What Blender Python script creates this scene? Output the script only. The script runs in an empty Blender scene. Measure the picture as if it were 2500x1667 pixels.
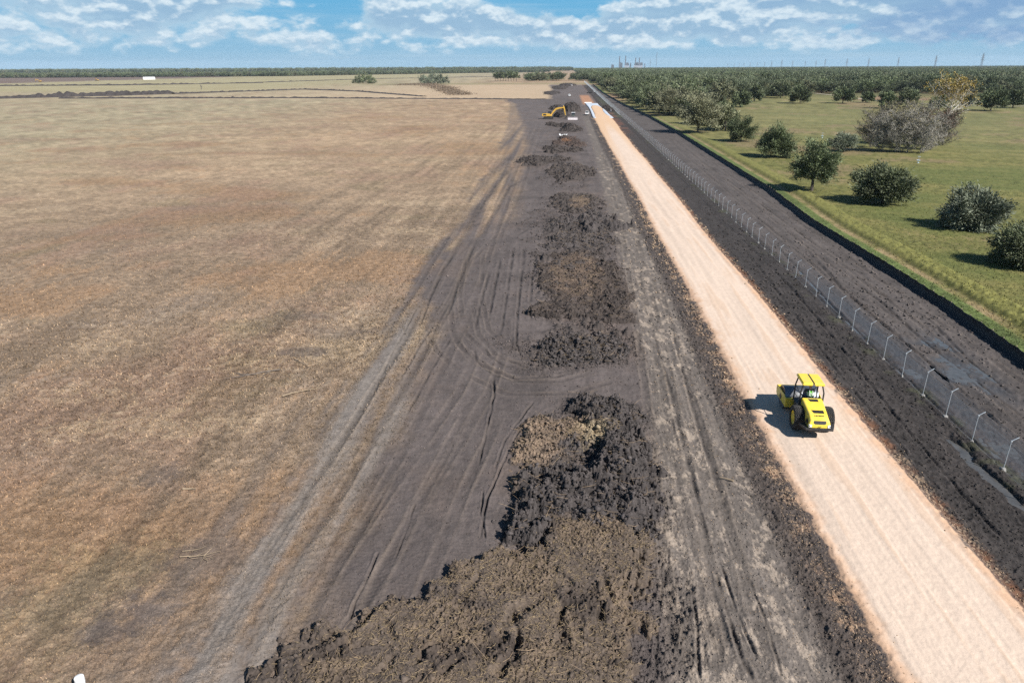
import bpy, bmesh, math, random
import numpy as np
from mathutils import Vector, Matrix

SC = bpy.context.scene
COL = SC.collection
R_ = math.radians

# ------------------------------------------------------------------ camera
IMG_W, IMG_H = 2500.0, 1667.0
HFOV = 72.0
FPX = IMG_W/2/math.tan(R_(HFOV/2))
CAM_H = 22.0
PITCH = math.atan((IMG_H/2-164.5)/FPX)
YAW = R_(4.35)
ROLL = R_(0.3)
cam_d = bpy.data.cameras.new('camera')
cam_d.sensor_width = 36.0
cam_d.lens = 18.0/math.tan(R_(HFOV/2))
cam_d.clip_start = 0.5
cam_d.clip_end = 60000
cam = bpy.data.objects.new('camera', cam_d)
COL.objects.link(cam)
_F = Vector((-math.sin(YAW)*math.cos(PITCH), math.cos(YAW)*math.cos(PITCH), -math.sin(PITCH)))
_R0 = Vector((math.cos(YAW), math.sin(YAW), 0))
_U0 = _R0.cross(_F)
_R = _R0*math.cos(ROLL)-_U0*math.sin(ROLL)
_U = _U0*math.cos(ROLL)+_R0*math.sin(ROLL)
cam.matrix_world = Matrix(((_R.x, _U.x, -_F.x, 0), (_R.y, _U.y, -_F.y, 0), (_R.z, _U.z, -_F.z, CAM_H), (0, 0, 0, 1)))
SC.camera = cam

def at(px, py, z=0.0):
    """ground point (at height z) seen at a pixel of the 2500 x 1667 survey photograph"""
    d = _F*FPX+_R*(px-IMG_W/2)-_U*(py-IMG_H/2)
    t = (z-CAM_H)/d.z
    return (d.x*t, d.y*t)

# ------------------------------------------------------------------ sun, sky
SUN_AZ, SUN_EL = R_(130.0), R_(41.0)        # azimuth clockwise from +Y
sun_d = bpy.data.lights.new('sun', 'SUN')
sun_d.energy = 5.0
sun_d.angle = R_(0.5)
sun_d.color = (1.0, 0.955, 0.89)
sun = bpy.data.objects.new('sun', sun_d)
COL.objects.link(sun)
_sd = Vector((math.sin(SUN_AZ)*math.cos(SUN_EL), math.cos(SUN_AZ)*math.cos(SUN_EL), math.sin(SUN_EL)))
sun.rotation_euler = _sd.to_track_quat('Z', 'Y').to_euler()
sun.location = (200, -100, 300)

SC.view_settings.view_transform = 'Standard'
SC.view_settings.look = 'None'
SC.view_settings.gamma = 1.0
SC.view_settings.exposure = 0.68
SC.view_settings.use_curve_mapping = False
SC.render.engine = 'CYCLES'
SC.cycles.use_denoising = False
SC.cycles.max_bounces = 6
SC.cycles.diffuse_bounces = 3
SC.cycles.use_adaptive_sampling = False
SC.cycles.sample_clamp_indirect = 3.0
SC.cycles.sample_clamp_direct = 6.0

def build_world():
    w = bpy.data.worlds.new('World')
    SC.world = w
    w.use_nodes = True
    nt = w.node_tree
    nt.nodes.clear()
    N, L = nt.nodes, nt.links
    def math_(op, a, b=None, c=None, clamp=False):
        n = N.new('ShaderNodeMath'); n.operation = op; n.use_clamp = clamp
        for i, v in enumerate((a, b, c)):
            if v is None: continue
            if isinstance(v, (int, float)): n.inputs[i].default_value = v
            else: L.new(v, n.inputs[i])
        return n.outputs[0]
    def smooth(v, lo, hi, a=0.0, b=1.0):
        n = N.new('ShaderNodeMapRange'); n.interpolation_type = 'SMOOTHSTEP'
        L.new(v, n.inputs[0])
        n.inputs[1].default_value, n.inputs[2].default_value = lo, hi
        n.inputs[3].default_value, n.inputs[4].default_value = a, b
        return n.outputs[0]
    def mix(f, a, b):
        n = N.new('ShaderNodeMix'); n.data_type = 'RGBA'
        for s, v in ((n.inputs[0], f), (n.inputs[6], a), (n.inputs[7], b)):
            if isinstance(v, (int, float)): s.default_value = v
            elif isinstance(v, tuple): s.default_value = (*v, 1)
            else: L.new(v, s)
        return n.outputs[2]
    tc = N.new('ShaderNodeTexCoord')
    sep = N.new('ShaderNodeSeparateXYZ')
    L.new(tc.outputs['Generated'], sep.inputs[0])
    az = math_('MULTIPLY', math_('ARCTAN2', sep.outputs[0], sep.outputs[1]), 57.29578)   # degrees, 0 along the road
    el = math_('MULTIPLY', math_('ARCSINE', sep.outputs[2]), 57.29578)
    def noise(du, dv, su, sv, detail, rough, seed, dist=0.0):
        c = N.new('ShaderNodeCombineXYZ')
        L.new(math_('MULTIPLY', math_('ADD', az, du), su), c.inputs[0])
        L.new(math_('MULTIPLY', math_('ADD', el, dv), sv), c.inputs[1])
        c.inputs[2].default_value = seed
        n = N.new('ShaderNodeTexNoise')
        n.inputs['Scale'].default_value = 1.0
        n.inputs['Detail'].default_value = detail
        n.inputs['Roughness'].default_value = rough
        n.inputs['Distortion'].default_value = dist
        L.new(c.outputs[0], n.inputs['Vector'])
        return n.outputs['Fac']
    def blob(a, e, sa, se, amp):
        x = math_('DIVIDE', math_('SUBTRACT', az, a), sa)
        y = math_('DIVIDE', math_('SUBTRACT', el, e), se)
        q = math_('ADD', math_('MULTIPLY', x, x), math_('MULTIPLY', y, y))
        return math_('MULTIPLY', math_('EXPONENT', math_('MULTIPLY', q, -1.0)), amp)
    sky = N.new('ShaderNodeTexSky')
    sky.sky_type = 'NISHITA'
    sky.sun_disc = False
    sky.sun_elevation = SUN_EL
    sky.sun_rotation = SUN_AZ
    sky.altitude = 20
    sky.air_density = 1.0
    sky.dust_density = 0.3
    sky.ozone_density = 2.0
    tint = N.new('ShaderNodeMix'); tint.data_type = 'RGBA'; tint.blend_type = 'MULTIPLY'
    tint.inputs[0].default_value = 1.0
    L.new(sky.outputs[0], tint.inputs[6])
    tint.inputs[7].default_value = SKY_TINT
    lowsky = mix(smooth(el, 0.0, 5.0), SKY_LOW, SKY_MID)
    base0 = mix(smooth(el, 6.0, 20.0), lowsky, tint.outputs[2])
    # clouds: cover varies over the sky, fine noise gives the cumulus outlines
    cov = None
    for b in CLOUD_BLOBS:
        o = blob(*b)
        cov = o if cov is None else math_('ADD', cov, o)
    band = math_('ADD', math_('MULTIPLY', smooth(el, 0.3, 1.8), 0.20), -0.215)
    cov = math_('ADD', cov, band)
    def density(dv):
        n1 = noise(0, dv, 0.16, 0.34, 8.0, 0.58, 3.7, 0.1)
        c = N.new('ShaderNodeCombineXYZ')
        L.new(math_('MULTIPLY', az, 0.42), c.inputs[0])
        L.new(math_('MULTIPLY', math_('ADD', el, dv), 0.80), c.inputs[1])
        v = N.new('ShaderNodeTexVoronoi'); v.voronoi_dimensions = '2D'; v.feature = 'SMOOTH_F1'; v.normalize = True
        v.inputs['Scale'].default_value = 1.0; v.inputs['Detail'].default_value = 3.0; v.inputs['Roughness'].default_value = 0.52
        v.inputs['Smoothness'].default_value = 0.35
        L.new(c.outputs[0], v.inputs['Vector'])
        return math_('ADD', math_('MULTIPLY', n1, 0.72), math_('MULTIPLY', math_('SUBTRACT', 0.62, v.outputs['Distance']), 0.46))
    d0 = math_('ADD', density(0.0), cov)
    d1 = math_('ADD', density(0.45), cov)
    alpha = smooth(d0, 0.415, 0.54)
    lit = smooth(math_('SUBTRACT', d0, d1), -0.04, 0.075)
    thick = smooth(d0, 0.47, 0.66)
    ncol = noise(40, 0, 1.3, 2.6, 6.0, 0.6, 9.1)
    lit2 = math_('MULTIPLY', lit, smooth(ncol, 0.32, 0.60, 0.4, 1.0))
    grey = math_('MULTIPLY', smooth(az, 8.0, 26.0), smooth(noise(9, 3, 0.10, 0.5, 5.0, 0.55, 21.0), 0.38, 0.62))
    shade = mix(grey, mix(thick, CLOUD_THIN, CLOUD_DARK), CLOUD_RAIN)
    ccol = mix(math_('MULTIPLY', lit2, math_('SUBTRACT', 1.0, math_('MULTIPLY', grey, 0.75))), shade, CLOUD_LIT)
    # thin streaks of low stratus near the horizon
    n2 = noise(0, 0, 0.12, 1.9, 6.0, 0.55, 17.0)
    streak = math_('MULTIPLY', smooth(n2, 0.45, 0.75), 0.42)
    base = mix(math_('MULTIPLY', streak, smooth(el, 9.0, 3.0)), base0, CLOUD_THIN)
    fade = smooth(el, 0.3, 1.7, 0.15, 0.96)
    out = mix(math_('MULTIPLY', math_('MULTIPLY', alpha, smooth(el, 16.0, 8.0)), fade), base, ccol)
    bg = N.new('ShaderNodeBackground')
    bg.inputs['Strength'].default_value = SKY_STRENGTH
    L.new(out, bg.inputs['Color'])
    wo = N.new('ShaderNodeOutputWorld')
    L.new(bg.outputs[0], wo.inputs['Surface'])

SKY_STRENGTH = 0.055
SKY_TINT = (0.62, 0.86, 0.98, 1)
SKY_LOW = (3.0, 5.8, 8.0)
SKY_MID = (1.45, 5.0, 8.2)
CLOUD_LIT = (8.6, 9.9, 10.7)
CLOUD_THIN = (5.0, 7.2, 8.9)
CLOUD_DARK = (3.5, 5.6, 7.7)
CLOUD_RAIN = (2.4, 4.3, 7.0)
# azimuth, elevation, half widths (degrees), amount
CLOUD_BLOBS = [(-10.0, 3.1, 6.0, 1.3, 0.22), (2.5, 2.3, 8.0, 0.9, 0.20), (-1.5, 4.7, 4.5, 1.0, -0.32), (-17.0, 3.8, 3.0, 1.8, -0.24),
               (-27.0, 4.4, 9.0, 1.7, 0.12), (20.0, 4.2, 12.0, 1.6, 0.20), (9.0, 3.4, 4.0, 1.2, 0.16), (-38.0, 3.0, 4.0, 2.0, 0.06), (33.0, 3.6, 8.0, 1.6, 0.16)]
build_world()

# ------------------------------------------------------------------ helpers
def thing(name, label, cat, loc=(0, 0, 0), rz=0.0, group=None):
    o = bpy.data.objects.new(name, None)
    o.empty_display_size = 0.3
    COL.objects.link(o)
    o.location = loc
    o.rotation_euler = (0, 0, rz)
    return tag(o, label, cat, group)

def tag(o, label=None, cat=None, group=None, kind=None):
    if label: o['label'] = label
    if cat: o['category'] = cat
    if group: o['group'] = group
    if kind: o['kind'] = kind
    return o

def mesh_np(name, V, F, smooth=False, mat=None, parent=None, attrs=None):
    """V (n,3) float, F (m,k) int -> linked object"""
    V = np.asarray(V, dtype=np.float32); F = np.asarray(F, dtype=np.int32)
    me = bpy.data.meshes.new(name)
    k = F.shape[1]
    me.vertices.add(len(V)); me.vertices.foreach_set('co', V.ravel())
    me.loops.add(F.size); me.loops.foreach_set('vertex_index', F.ravel())
    me.polygons.add(len(F))
    me.polygons.foreach_set('loop_start', np.arange(0, F.size, k, dtype=np.int32))
    me.polygons.foreach_set('loop_total', np.full(len(F), k, dtype=np.int32))
    if smooth: me.polygons.foreach_set('use_smooth', np.ones(len(F), dtype=bool))
    me.update(calc_edges=True)
    if attrs:
        for an, arr in attrs.items():
            if arr.ndim == 2:
                a = me.color_attributes.new(an, 'FLOAT_COLOR', 'POINT')
                c4 = np.ones((len(V), 4), dtype=np.float32); c4[:, :3] = arr
                a.data.foreach_set('color', c4.ravel())
            else:
                a = me.attributes.new(an, 'FLOAT', 'POINT')
                a.data.foreach_set('value', arr.astype(np.float32))
    if mat: me.materials.append(mat)
    o = bpy.data.objects.new(name, me)
    COL.objects.link(o)
    if parent: o.parent = parent
    return o

class MB:
    """collects simple shapes into one mesh"""
    def __init__(s): s.v = []; s.f = []
    def add(s, V, F, M=None):
        b = len(s.v)
        for p in V:
            p = Vector(p)
            if M is not None: p = M @ p
            s.v.append(tuple(p))
        for f in F: s.f.append(tuple(i+b for i in f))
        return s
    def box(s, c, d, M=None, taper=None):
        x, y, z = d[0]/2, d[1]/2, d[2]/2
        V = [(sx*x, sy*y, sz*z) for sz in (-1, 1) for sy in (-1, 1) for sx in (-1, 1)]
        if taper: V = [(p[0]*(taper[0] if p[2] > 0 else 1), p[1]*(taper[1] if p[2] > 0 else 1), p[2]) for p in V]
        V = [(p[0]+c[0], p[1]+c[1], p[2]+c[2]) for p in V]
        return s.add(V, [(0, 2, 3, 1), (4, 5, 7, 6), (0, 1, 5, 4), (2, 6, 7, 3), (0, 4, 6, 2), (1, 3, 7, 5)], M)
    def hexa(s, P, M=None):
        """8 points: bottom ring 0-3 counter-clockwise, top ring 4-7"""
        return s.add(P, [(3, 2, 1, 0), (4, 5, 6, 7), (0, 1, 5, 4), (1, 2, 6, 5), (2, 3, 7, 6), (3, 0, 4, 7)], M)
    def prism(s, poly, axis, a, b, M=None):
        """polygon in the plane normal to axis, extruded from a to b"""
        def P(u, v, w):
            return {'x': (w, u, v), 'y': (u, w, v), 'z': (u, v, w)}[axis]
        n = len(poly)
        V = [P(u, v, a) for u, v in poly]+[P(u, v, b) for u, v in poly]
        F = [tuple(range(n)), tuple(range(2*n-1, n-1, -1))]
        F += [(i, i+n, (i+1) % n+n, (i+1) % n) for i in range(n)]
        return s.add(V, F, M)
    def tube(s, pts, rad, n=6, M=None, caps=True):
        pts = [Vector(p) for p in pts]
        if isinstance(rad, (int, float)): rad = [rad]*len(pts)
        V = []; F = []
        up = None
        for i, p in enumerate(pts):
            d = (pts[min(i+1, len(pts)-1)]-pts[max(i-1, 0)]).normalized()
            if up is None: up = Vector((0, 0, 1)) if abs(d.z) < 0.9 else Vector((1, 0, 0))
            a = d.cross(up).normalized(); b = a.cross(d).normalized(); up = b
            for k in range(n):
                t = 2*math.pi*k/n
                V.append(p+(a*math.cos(t)+b*math.sin(t))*rad[i])
        for i in range(len(pts)-1):
            for k in range(n):
                F.append((i*n+k, i*n+(k+1) % n, (i+1)*n+(k+1) % n, (i+1)*n+k))
        if caps:
            F.append(tuple(range(n-1, -1, -1))); m = (len(pts)-1)*n
            F.append(tuple(range(m, m+n)))
        return s.add(V, F, M)
    def lathe(s, prof, n=32, axis='x', c=(0, 0, 0), M=None, closed=True):
        """profile of (r, h) turned about an axis"""
        V = []; F = []
        m = len(prof)
        for k in range(n):
            t = 2*math.pi*k/n
            for r, h in prof:
                a, b = r*math.cos(t), r*math.sin(t)
                p = {'x': (h, a, b), 'y': (a, h, b), 'z': (a, b, h)}[axis]
                V.append((p[0]+c[0], p[1]+c[1], p[2]+c[2]))
        for k in range(n):
            for i in range(m-1 if not closed else m):
                j = (i+1) % m
                F.append((k*m+i, k*m+j, ((k+1) % n)*m+j, ((k+1) % n)*m+i))
        return s.add(V, F, M)
    def build(s, name, mat, parent=None, smooth=False, bevel=0.0, seg=2):
        me = bpy.data.meshes.new(name)
        me.from_pydata(s.v, [], s.f)
        bm = bmesh.new(); bm.from_mesh(me)
        bmesh.ops.recalc_face_normals(bm, faces=bm.faces)
        bm.to_mesh(me); bm.free()
        me.materials.append(mat)
        if smooth:
            me.polygons.foreach_set('use_smooth', [True]*len(me.polygons))
            me.set_sharp_from_angle(angle=R_(40))
        o = bpy.data.objects.new(name, me)
        COL.objects.link(o)
        if parent: o.parent = parent
        if bevel > 0:
            m = o.modifiers.new('bevel', 'BEVEL'); m.width = bevel; m.segments = seg; m.limit_method = 'ANGLE'
        return o

def dup(root, loc, rz=None, scale=None, label=None, group=None):
    r = root.copy(); COL.objects.link(r); r.location = loc
    if rz is not None: r.rotation_euler = (0, 0, rz)
    if scale is not None: r.scale = scale if isinstance(scale, tuple) else (scale,)*3
    if label: r['label'] = label
    if group: r['group'] = group
    for ch in root.children:
        c = ch.copy(); COL.objects.link(c); c.parent = r
        for g in ch.children:
            d = g.copy(); COL.objects.link(d); d.parent = c
    return r

def lin(c):
    c = np.asarray(c, dtype=np.float64)/255.0
    return np.where(c <= 0.04045, c/12.92, ((c+0.055)/1.055)**2.4)
K_EXP = 1.5
def alb(r, g, b):
    """albedo of a surface that looks (r,g,b) in level full sun at this exposure"""
    return lin((r, g, b))/K_EXP

# ---- noise
def _hash(ix, iy, seed):
    h = (ix.astype(np.int64)*374761393+iy.astype(np.int64)*668265263+seed*1442695041) & 0xFFFFFFFF
    h = ((h ^ (h >> 13))*1274126177) & 0xFFFFFFFF
    h = ((h ^ (h >> 16))*2246822519) & 0xFFFFFFFF
    return ((h ^ (h >> 15)) & 0xFFFFFF)/float(0x1000000)
def perlin(x, y, seed=0):
    ix = np.floor(x); iy = np.floor(y); fx = x-ix; fy = y-iy
    def g(dx, dy):
        a = _hash(ix+dx, iy+dy, seed)*(2*math.pi)
        return np.cos(a)*(fx-dx)+np.sin(a)*(fy-dy)
    u = fx*fx*fx*(fx*(fx*6-15)+10); v = fy*fy*fy*(fy*(fy*6-15)+10)
    a = g(0, 0); b = g(1, 0); c = g(0, 1); d = g(1, 1)
    return ((a+(b-a)*u)*(1-v)+(c+(d-c)*u)*v)*1.45
def fbm(x, y, lam, octv, seed, fp=None, gain=0.5, sx=1.0, sy=1.0):
    s = np.zeros_like(x); a = 1.0
    for i in range(octv):
        l = lam/2**i
        n = perlin(x/(l*sx)+i*17.3, y/(l*sy)-i*9.1, seed+i*31)
        if fp is not None: n = n*np.clip((l*min(1.0, max(sx, sy))/fp-0.9)/1.2, 0, 1)
        s += a*n; a *= gain
    return s
def worley(x, y, seed=0):
    ix = np.floor(x); iy = np.floor(y)
    best = np.full_like(x, 9.0); sec = np.full_like(x, 9.0); val = np.zeros_like(x)
    for dx in (-1, 0, 1):
        for dy in (-1, 0, 1):
            cx = ix+dx; cy = iy+dy
            px = cx+_hash(cx, cy, seed); py = cy+_hash(cx, cy, seed+7)
            d = np.hypot(px-x, py-y)
            m = d < best
            sec = np.where(m, best, np.minimum(sec, d))
            val = np.where(m, _hash(cx, cy, seed+13), val)
            best = np.where(m, d, best)
    return best, sec, val
def speckle(x, y, fp, seed=0, sx=1.0, sy=1.0):
    """random grain whose size follows the mesh spacing"""
    l = np.log2(fp*1.7); l0 = np.floor(l); u = l-l0
    out = np.zeros_like(x)
    for k in (0, 1):
        s = 2.0**(l0+k)
        n = perlin(x/(s*sx)+5.1*l0, y/(s*sy)+3.3*(l0+k), seed)
        out += n*((1-u) if k == 0 else u)
    return out*1.3
def sst(x, a, b):
    t = np.clip((x-a)/(b-a), 0, 1); return t*t*(3-2*t)
def band(x, a, b, w):
    return sst(x, a-w, a+w)*(1-sst(x, b-w, b+w))
def seg_dist(x, y, pts):
    """distance to a polyline, and the position along it (0-1)"""
    best = np.full_like(x, 1e9); tt = np.zeros_like(x)
    n = len(pts)-1
    for i in range(n):
        ax, ay = pts[i]; bx, by = pts[i+1]
        dx, dy = bx-ax, by-ay
        t = np.clip(((x-ax)*dx+(y-ay)*dy)/(dx*dx+dy*dy+1e-9), 0, 1)
        d = np.hypot(x-ax-t*dx, y-ay-t*dy)
        m = d < best
        best = np.where(m, d, best); tt = np.where(m, (i+t)/n, tt)
    return best, tt

# ---- materials
def mat(name, col, rough=0.6, metal=0.0, var=0.12, scale=6.0, bump=0.0, bscale=30.0, spec=0.5, dirt=None, dirt_amt=0.0):
    m = bpy.data.materials.new(name); m.use_nodes = True
    nt = m.node_tree; N, L = nt.nodes, nt.links
    b = N['Principled BSDF']
    b.inputs['Roughness'].default_value = rough
    b.inputs['Metallic'].default_value = metal
    b.inputs['Specular IOR Level'].default_value = spec
    tc = N.new('ShaderNodeTexCoord')
    n = N.new('ShaderNodeTexNoise'); n.inputs['Scale'].default_value = scale; n.inputs['Detail'].default_value = 5
    L.new(tc.outputs['Object'], n.inputs['Vector'])
    r = N.new('ShaderNodeMapRange')
    r.inputs[1].default_value, r.inputs[2].default_value = 0.3, 0.7
    r.inputs[3].default_value, r.inputs[4].default_value = 1-var, 1+var
    L.new(n.outputs['Fac'], r.inputs[0])
    mu = N.new('ShaderNodeVectorMath'); mu.operation = 'SCALE'
    mu.inputs[0].default_value = tuple(col[:3])
    L.new(r.outputs[0], mu.inputs['Scale'])
    last = mu.outputs[0]
    if dirt is not None:
        n2 = N.new('ShaderNodeTexNoise'); n2.inputs['Scale'].default_value = 2.3; n2.inputs['Detail'].default_value = 8; n2.inputs['Roughness'].default_value = 0.7
        L.new(tc.outputs['Object'], n2.inputs['Vector'])
        r2 = N.new('ShaderNodeMapRange')
        r2.inputs[1].default_value, r2.inputs[2].default_value = 0.48, 0.72
        r2.inputs[3].default_value, r2.inputs[4].default_value = 0, dirt_amt
        L.new(n2.outputs['Fac'], r2.inputs[0])
        mx = N.new('ShaderNodeMix'); mx.data_type = 'RGBA'
        L.new(r2.outputs[0], mx.inputs[0]); L.new(last, mx.inputs[6]); mx.inputs[7].default_value = (*dirt, 1)
        last = mx.outputs[2]
    L.new(last, b.inputs['Base Color'])
    if bump > 0:
        n3 = N.new('ShaderNodeTexNoise'); n3.inputs['Scale'].default_value = bscale; n3.inputs['Detail'].default_value = 6
        L.new(tc.outputs['Object'], n3.inputs['Vector'])
        bp = N.new('ShaderNodeBump'); bp.inputs['Strength'].default_value = bump; bp.inputs['Distance'].default_value = 0.03
        L.new(n3.outputs['Fac'], bp.inputs['Height']); L.new(bp.outputs[0], b.inputs['Normal'])
    return m

def mat_ground(name, scale=9.0, amt=0.22, bump=0.35, bscale=7.0, bdist=0.04, rough=0.95, amt2=None):
    """albedo from the 'albedo' attribute, grain and relief from noise"""
    m = bpy.data.materials.new(name); m.use_nodes = True
    nt = m.node_tree; N, L = nt.nodes, nt.links
    b = N['Principled BSDF']
    b.inputs['Specular IOR Level'].default_value = 0.25
    at_ = N.new('ShaderNodeAttribute'); at_.attribute_name = 'albedo'
    wt = N.new('ShaderNodeAttribute'); wt.attribute_name = 'wet'
    tc = N.new('ShaderNodeTexCoord')
    sc_ = at_.outputs['Color']
    for k_, (s_, d_, r_, lo, hi, am) in enumerate(((scale, 6, 0.7, 0.28, 0.72, amt), (1.3, 7, 0.86, 0.32, 0.68, amt*0.9 if amt2 is None else amt2))):
        n = N.new('ShaderNodeTexNoise'); n.inputs['Scale'].default_value = s_; n.inputs['Detail'].default_value = d_; n.inputs['Roughness'].default_value = r_
        L.new(tc.outputs['Object'], n.inputs['Vector'])
        r = N.new('ShaderNodeMapRange')
        r.inputs[1].default_value, r.inputs[2].default_value = lo, hi
        r.inputs[3].default_value, r.inputs[4].default_value = 1-am, 1+am
        L.new(n.outputs['Fac'], r.inputs[0])
        mu = N.new('ShaderNodeVectorMath'); mu.operation = 'SCALE'
        L.new(sc_, mu.inputs[0]); L.new(r.outputs[0], mu.inputs['Scale'])
        sc_ = mu.outputs[0]
    L.new(sc_, b.inputs['Base Color'])
    rr = N.new('ShaderNodeMapRange')
    rr.inputs[3].default_value, rr.inputs[4].default_value = rough, 0.32
    L.new(wt.outputs['Fac'], rr.inputs[0]); L.new(rr.outputs[0], b.inputs['Roughness'])
    n3 = N.new('ShaderNodeTexNoise'); n3.inputs['Scale'].default_value = bscale; n3.inputs['Detail'].default_value = 4; n3.inputs['Roughness'].default_value = 0.7
    L.new(tc.outputs['Object'], n3.inputs['Vector'])
    bp = N.new('ShaderNodeBump'); bp.inputs['Strength'].default_value = bump; bp.inputs['Distance'].default_value = bdist
    L.new(n3.outputs['Fac'], bp.inputs['Height']); L.new(bp.outputs[0], b.inputs['Normal'])
    return m
# ------------------------------------------------------------------ the ground: one height field, split into its kinds of surface
rng = np.random.default_rng(11)
SILT = [(36.2, 8.0), (36.2, 53.6), (36.9, 68.2), (36.9, 85.2), (36.5, 105.0), (38.1, 137.2), (38.4, 177.8), (38.9, 263.1), (38.0, 346.0), (34.1, 469.5), (31.5, 669.6), (33.0, 1000.0)]
SX = np.array([p[0] for p in SILT]); SY = np.array([p[1] for p in SILT])
LEFT = [(0, -15.8), (28, -15.5), (39, -16.4), (55, -16.1), (73, -17.8), (84, -17.5), (95, -16.0), (110, -16.2), (181, -18.6), (300, -24), (380, -30), (480, -37), (530, -46), (545, -46), (556, -14), (650, -16), (800, -18), (950, -25), (5000, -25)]
LX = np.array([p[1] for p in LEFT]); LY = np.array([p[0] for p in LEFT])
ROAD_END = 408.0
FENCE_X = 25.8

def px_line(pts, s=1.063):
    return [at(x*s, y*s) for x, y in pts]

# cuts left by blades and tyres in the bare soil: line, depth, half width
RUTS = [(px_line(p), d, w) for p, d, w in [
    ([(872, 1262), (850, 1310), (815, 1385), (800, 1425)], 0.20, 0.10),
    ([(905, 1285), (930, 1225), (955, 1150)], 0.10, 0.07),
    ([(1133, 862), (1135, 905), (1118, 985), (1098, 1070)], 0.16, 0.09),
    ([(1205, 965), (1170, 1030), (1150, 1075), (1120, 1145), (1100, 1240)], 0.20, 0.10),
    ([(1230, 915), (1160, 1010), (1135, 1080)], 0.13, 0.10),
    ([(1110, 1120), (1105, 1180), (1115, 1240)], 0.10, 0.08),
    ([(1050, 575), (1015, 620), (985, 690), (960, 760)], 0.14, 0.12),
    ([(1090, 560), (1060, 620), (1040, 690), (1020, 740)], 0.10, 0.10),
    ([(1125, 620), (1105, 690), (1090, 760)], 0.11, 0.10),
    ([(1150, 590), (1140, 640), (1128, 700), (1122, 740)], 0.15, 0.11),
    ([(1180, 565), (1172, 620), (1160, 700), (1150, 770)], 0.13, 0.11),
    ([(1205, 560), (1196, 640), (1188, 720), (1185, 790), (1200, 830)], 0.16, 0.12),
    ([(1232, 575), (1222, 640), (1217, 700), (1220, 740)], 0.16, 0.13),
    ([(1255, 680), (1248, 720)], 0.15, 0.12),
    ([(960, 700), (930, 760), (890, 830), (850, 920)], 0.12, 0.14),
    ([(1000, 740), (960, 800), (915, 880)], 0.11, 0.14),
    ([(1040, 770), (990, 850), (930, 960)], 0.08, 0.15),
    ([(1085, 790), (1095, 830), (1130, 860), (1180, 875), (1260, 870), (1340, 850)], 0.07, 0.16),
    ([(1110, 790), (1125, 820), (1160, 840), (1220, 850), (1300, 840)], 0.07, 0.16),
    ([(1180, 545), (1235, 515), (1290, 500)], 0.10, 0.2),
    ([(1100, 540), (1170, 430), (1215, 405)], 0.08, 0.25),
    ([(1060, 555), (1120, 450), (1160, 400), (1180, 380)], 0.09, 0.25),
    ([(1380, 620), (1384, 660), (1382, 700)], 0.3, 0.16),
    # haul track beside the road
    ([(1640, 1300), (1665, 1400), (1700, 1500), (1730, 1568)], 0.16, 0.14),
    ([(1655, 1290), (1690, 1400), (1745, 1520)], 0.12, 0.10),
    ([(1590, 1350), (1600, 1450), (1605, 1568)], 0.10, 0.10),
    ([(1720, 1330), (1760, 1430), (1800, 1568)], 0.08, 0.10),
    ([(1500, 760), (1540, 900), (1580, 1060), (1640, 1300)], 0.07, 0.18),
    ([(1540, 740), (1575, 880), (1620, 1030), (1680, 1200)], 0.06, 0.18),
    ([(1530, 1300), (1510, 1430), (1505, 1568)], 0.07, 0.12),
    # muddy strip beside the fence
    ([(1780, 560), (1900, 690), (2020, 810), (2150, 930), (2352, 1120)], 0.2, 0.16),
    ([(1840, 560), (1930, 660), (2060, 770), (2200, 890), (2352, 1020)], 0.18, 0.16),
    ([(1950, 640), (2030, 700), (2130, 790), (2250, 880), (2352, 960)], 0.16, 0.14),
    ([(1990, 660), (2080, 700), (2140, 740), (2230, 830), (2352, 925)], 0.13, 0.16),
    ([(1860, 600), (1960, 620), (2060, 660)], 0.13, 0.12),
    ([(1760, 600), (1850, 700), (1950, 820), (2060, 960), (2170, 1090), (2352, 1290)], 0.17, 0.15),
    ([(1700, 560), (1800, 690), (1920, 850), (2030, 980), (2200, 1180)], 0.11, 0.14),
    ([(2100, 900), (2180, 980), (2352, 1140)], 0.13, 0.12),
    # wheel tracks through the dry field
    ([(1155, 275), (1120, 285), (1060, 282), (990, 282)], 0.12, 0.8), ([(1160, 300), (1110, 288), (1075, 278)], 0.12, 0.8),
    ([(1075, 365), (1100, 385), (1125, 405)], 0.1, 0.25), ([(1085, 358), (1112, 380), (1135, 400)], 0.1, 0.25), ([(570, 410), (590, 440), (610, 480)], 0.05, 0.2), ([(580, 405), (605, 440), (625, 480)], 0.05, 0.2),
]]

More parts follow.
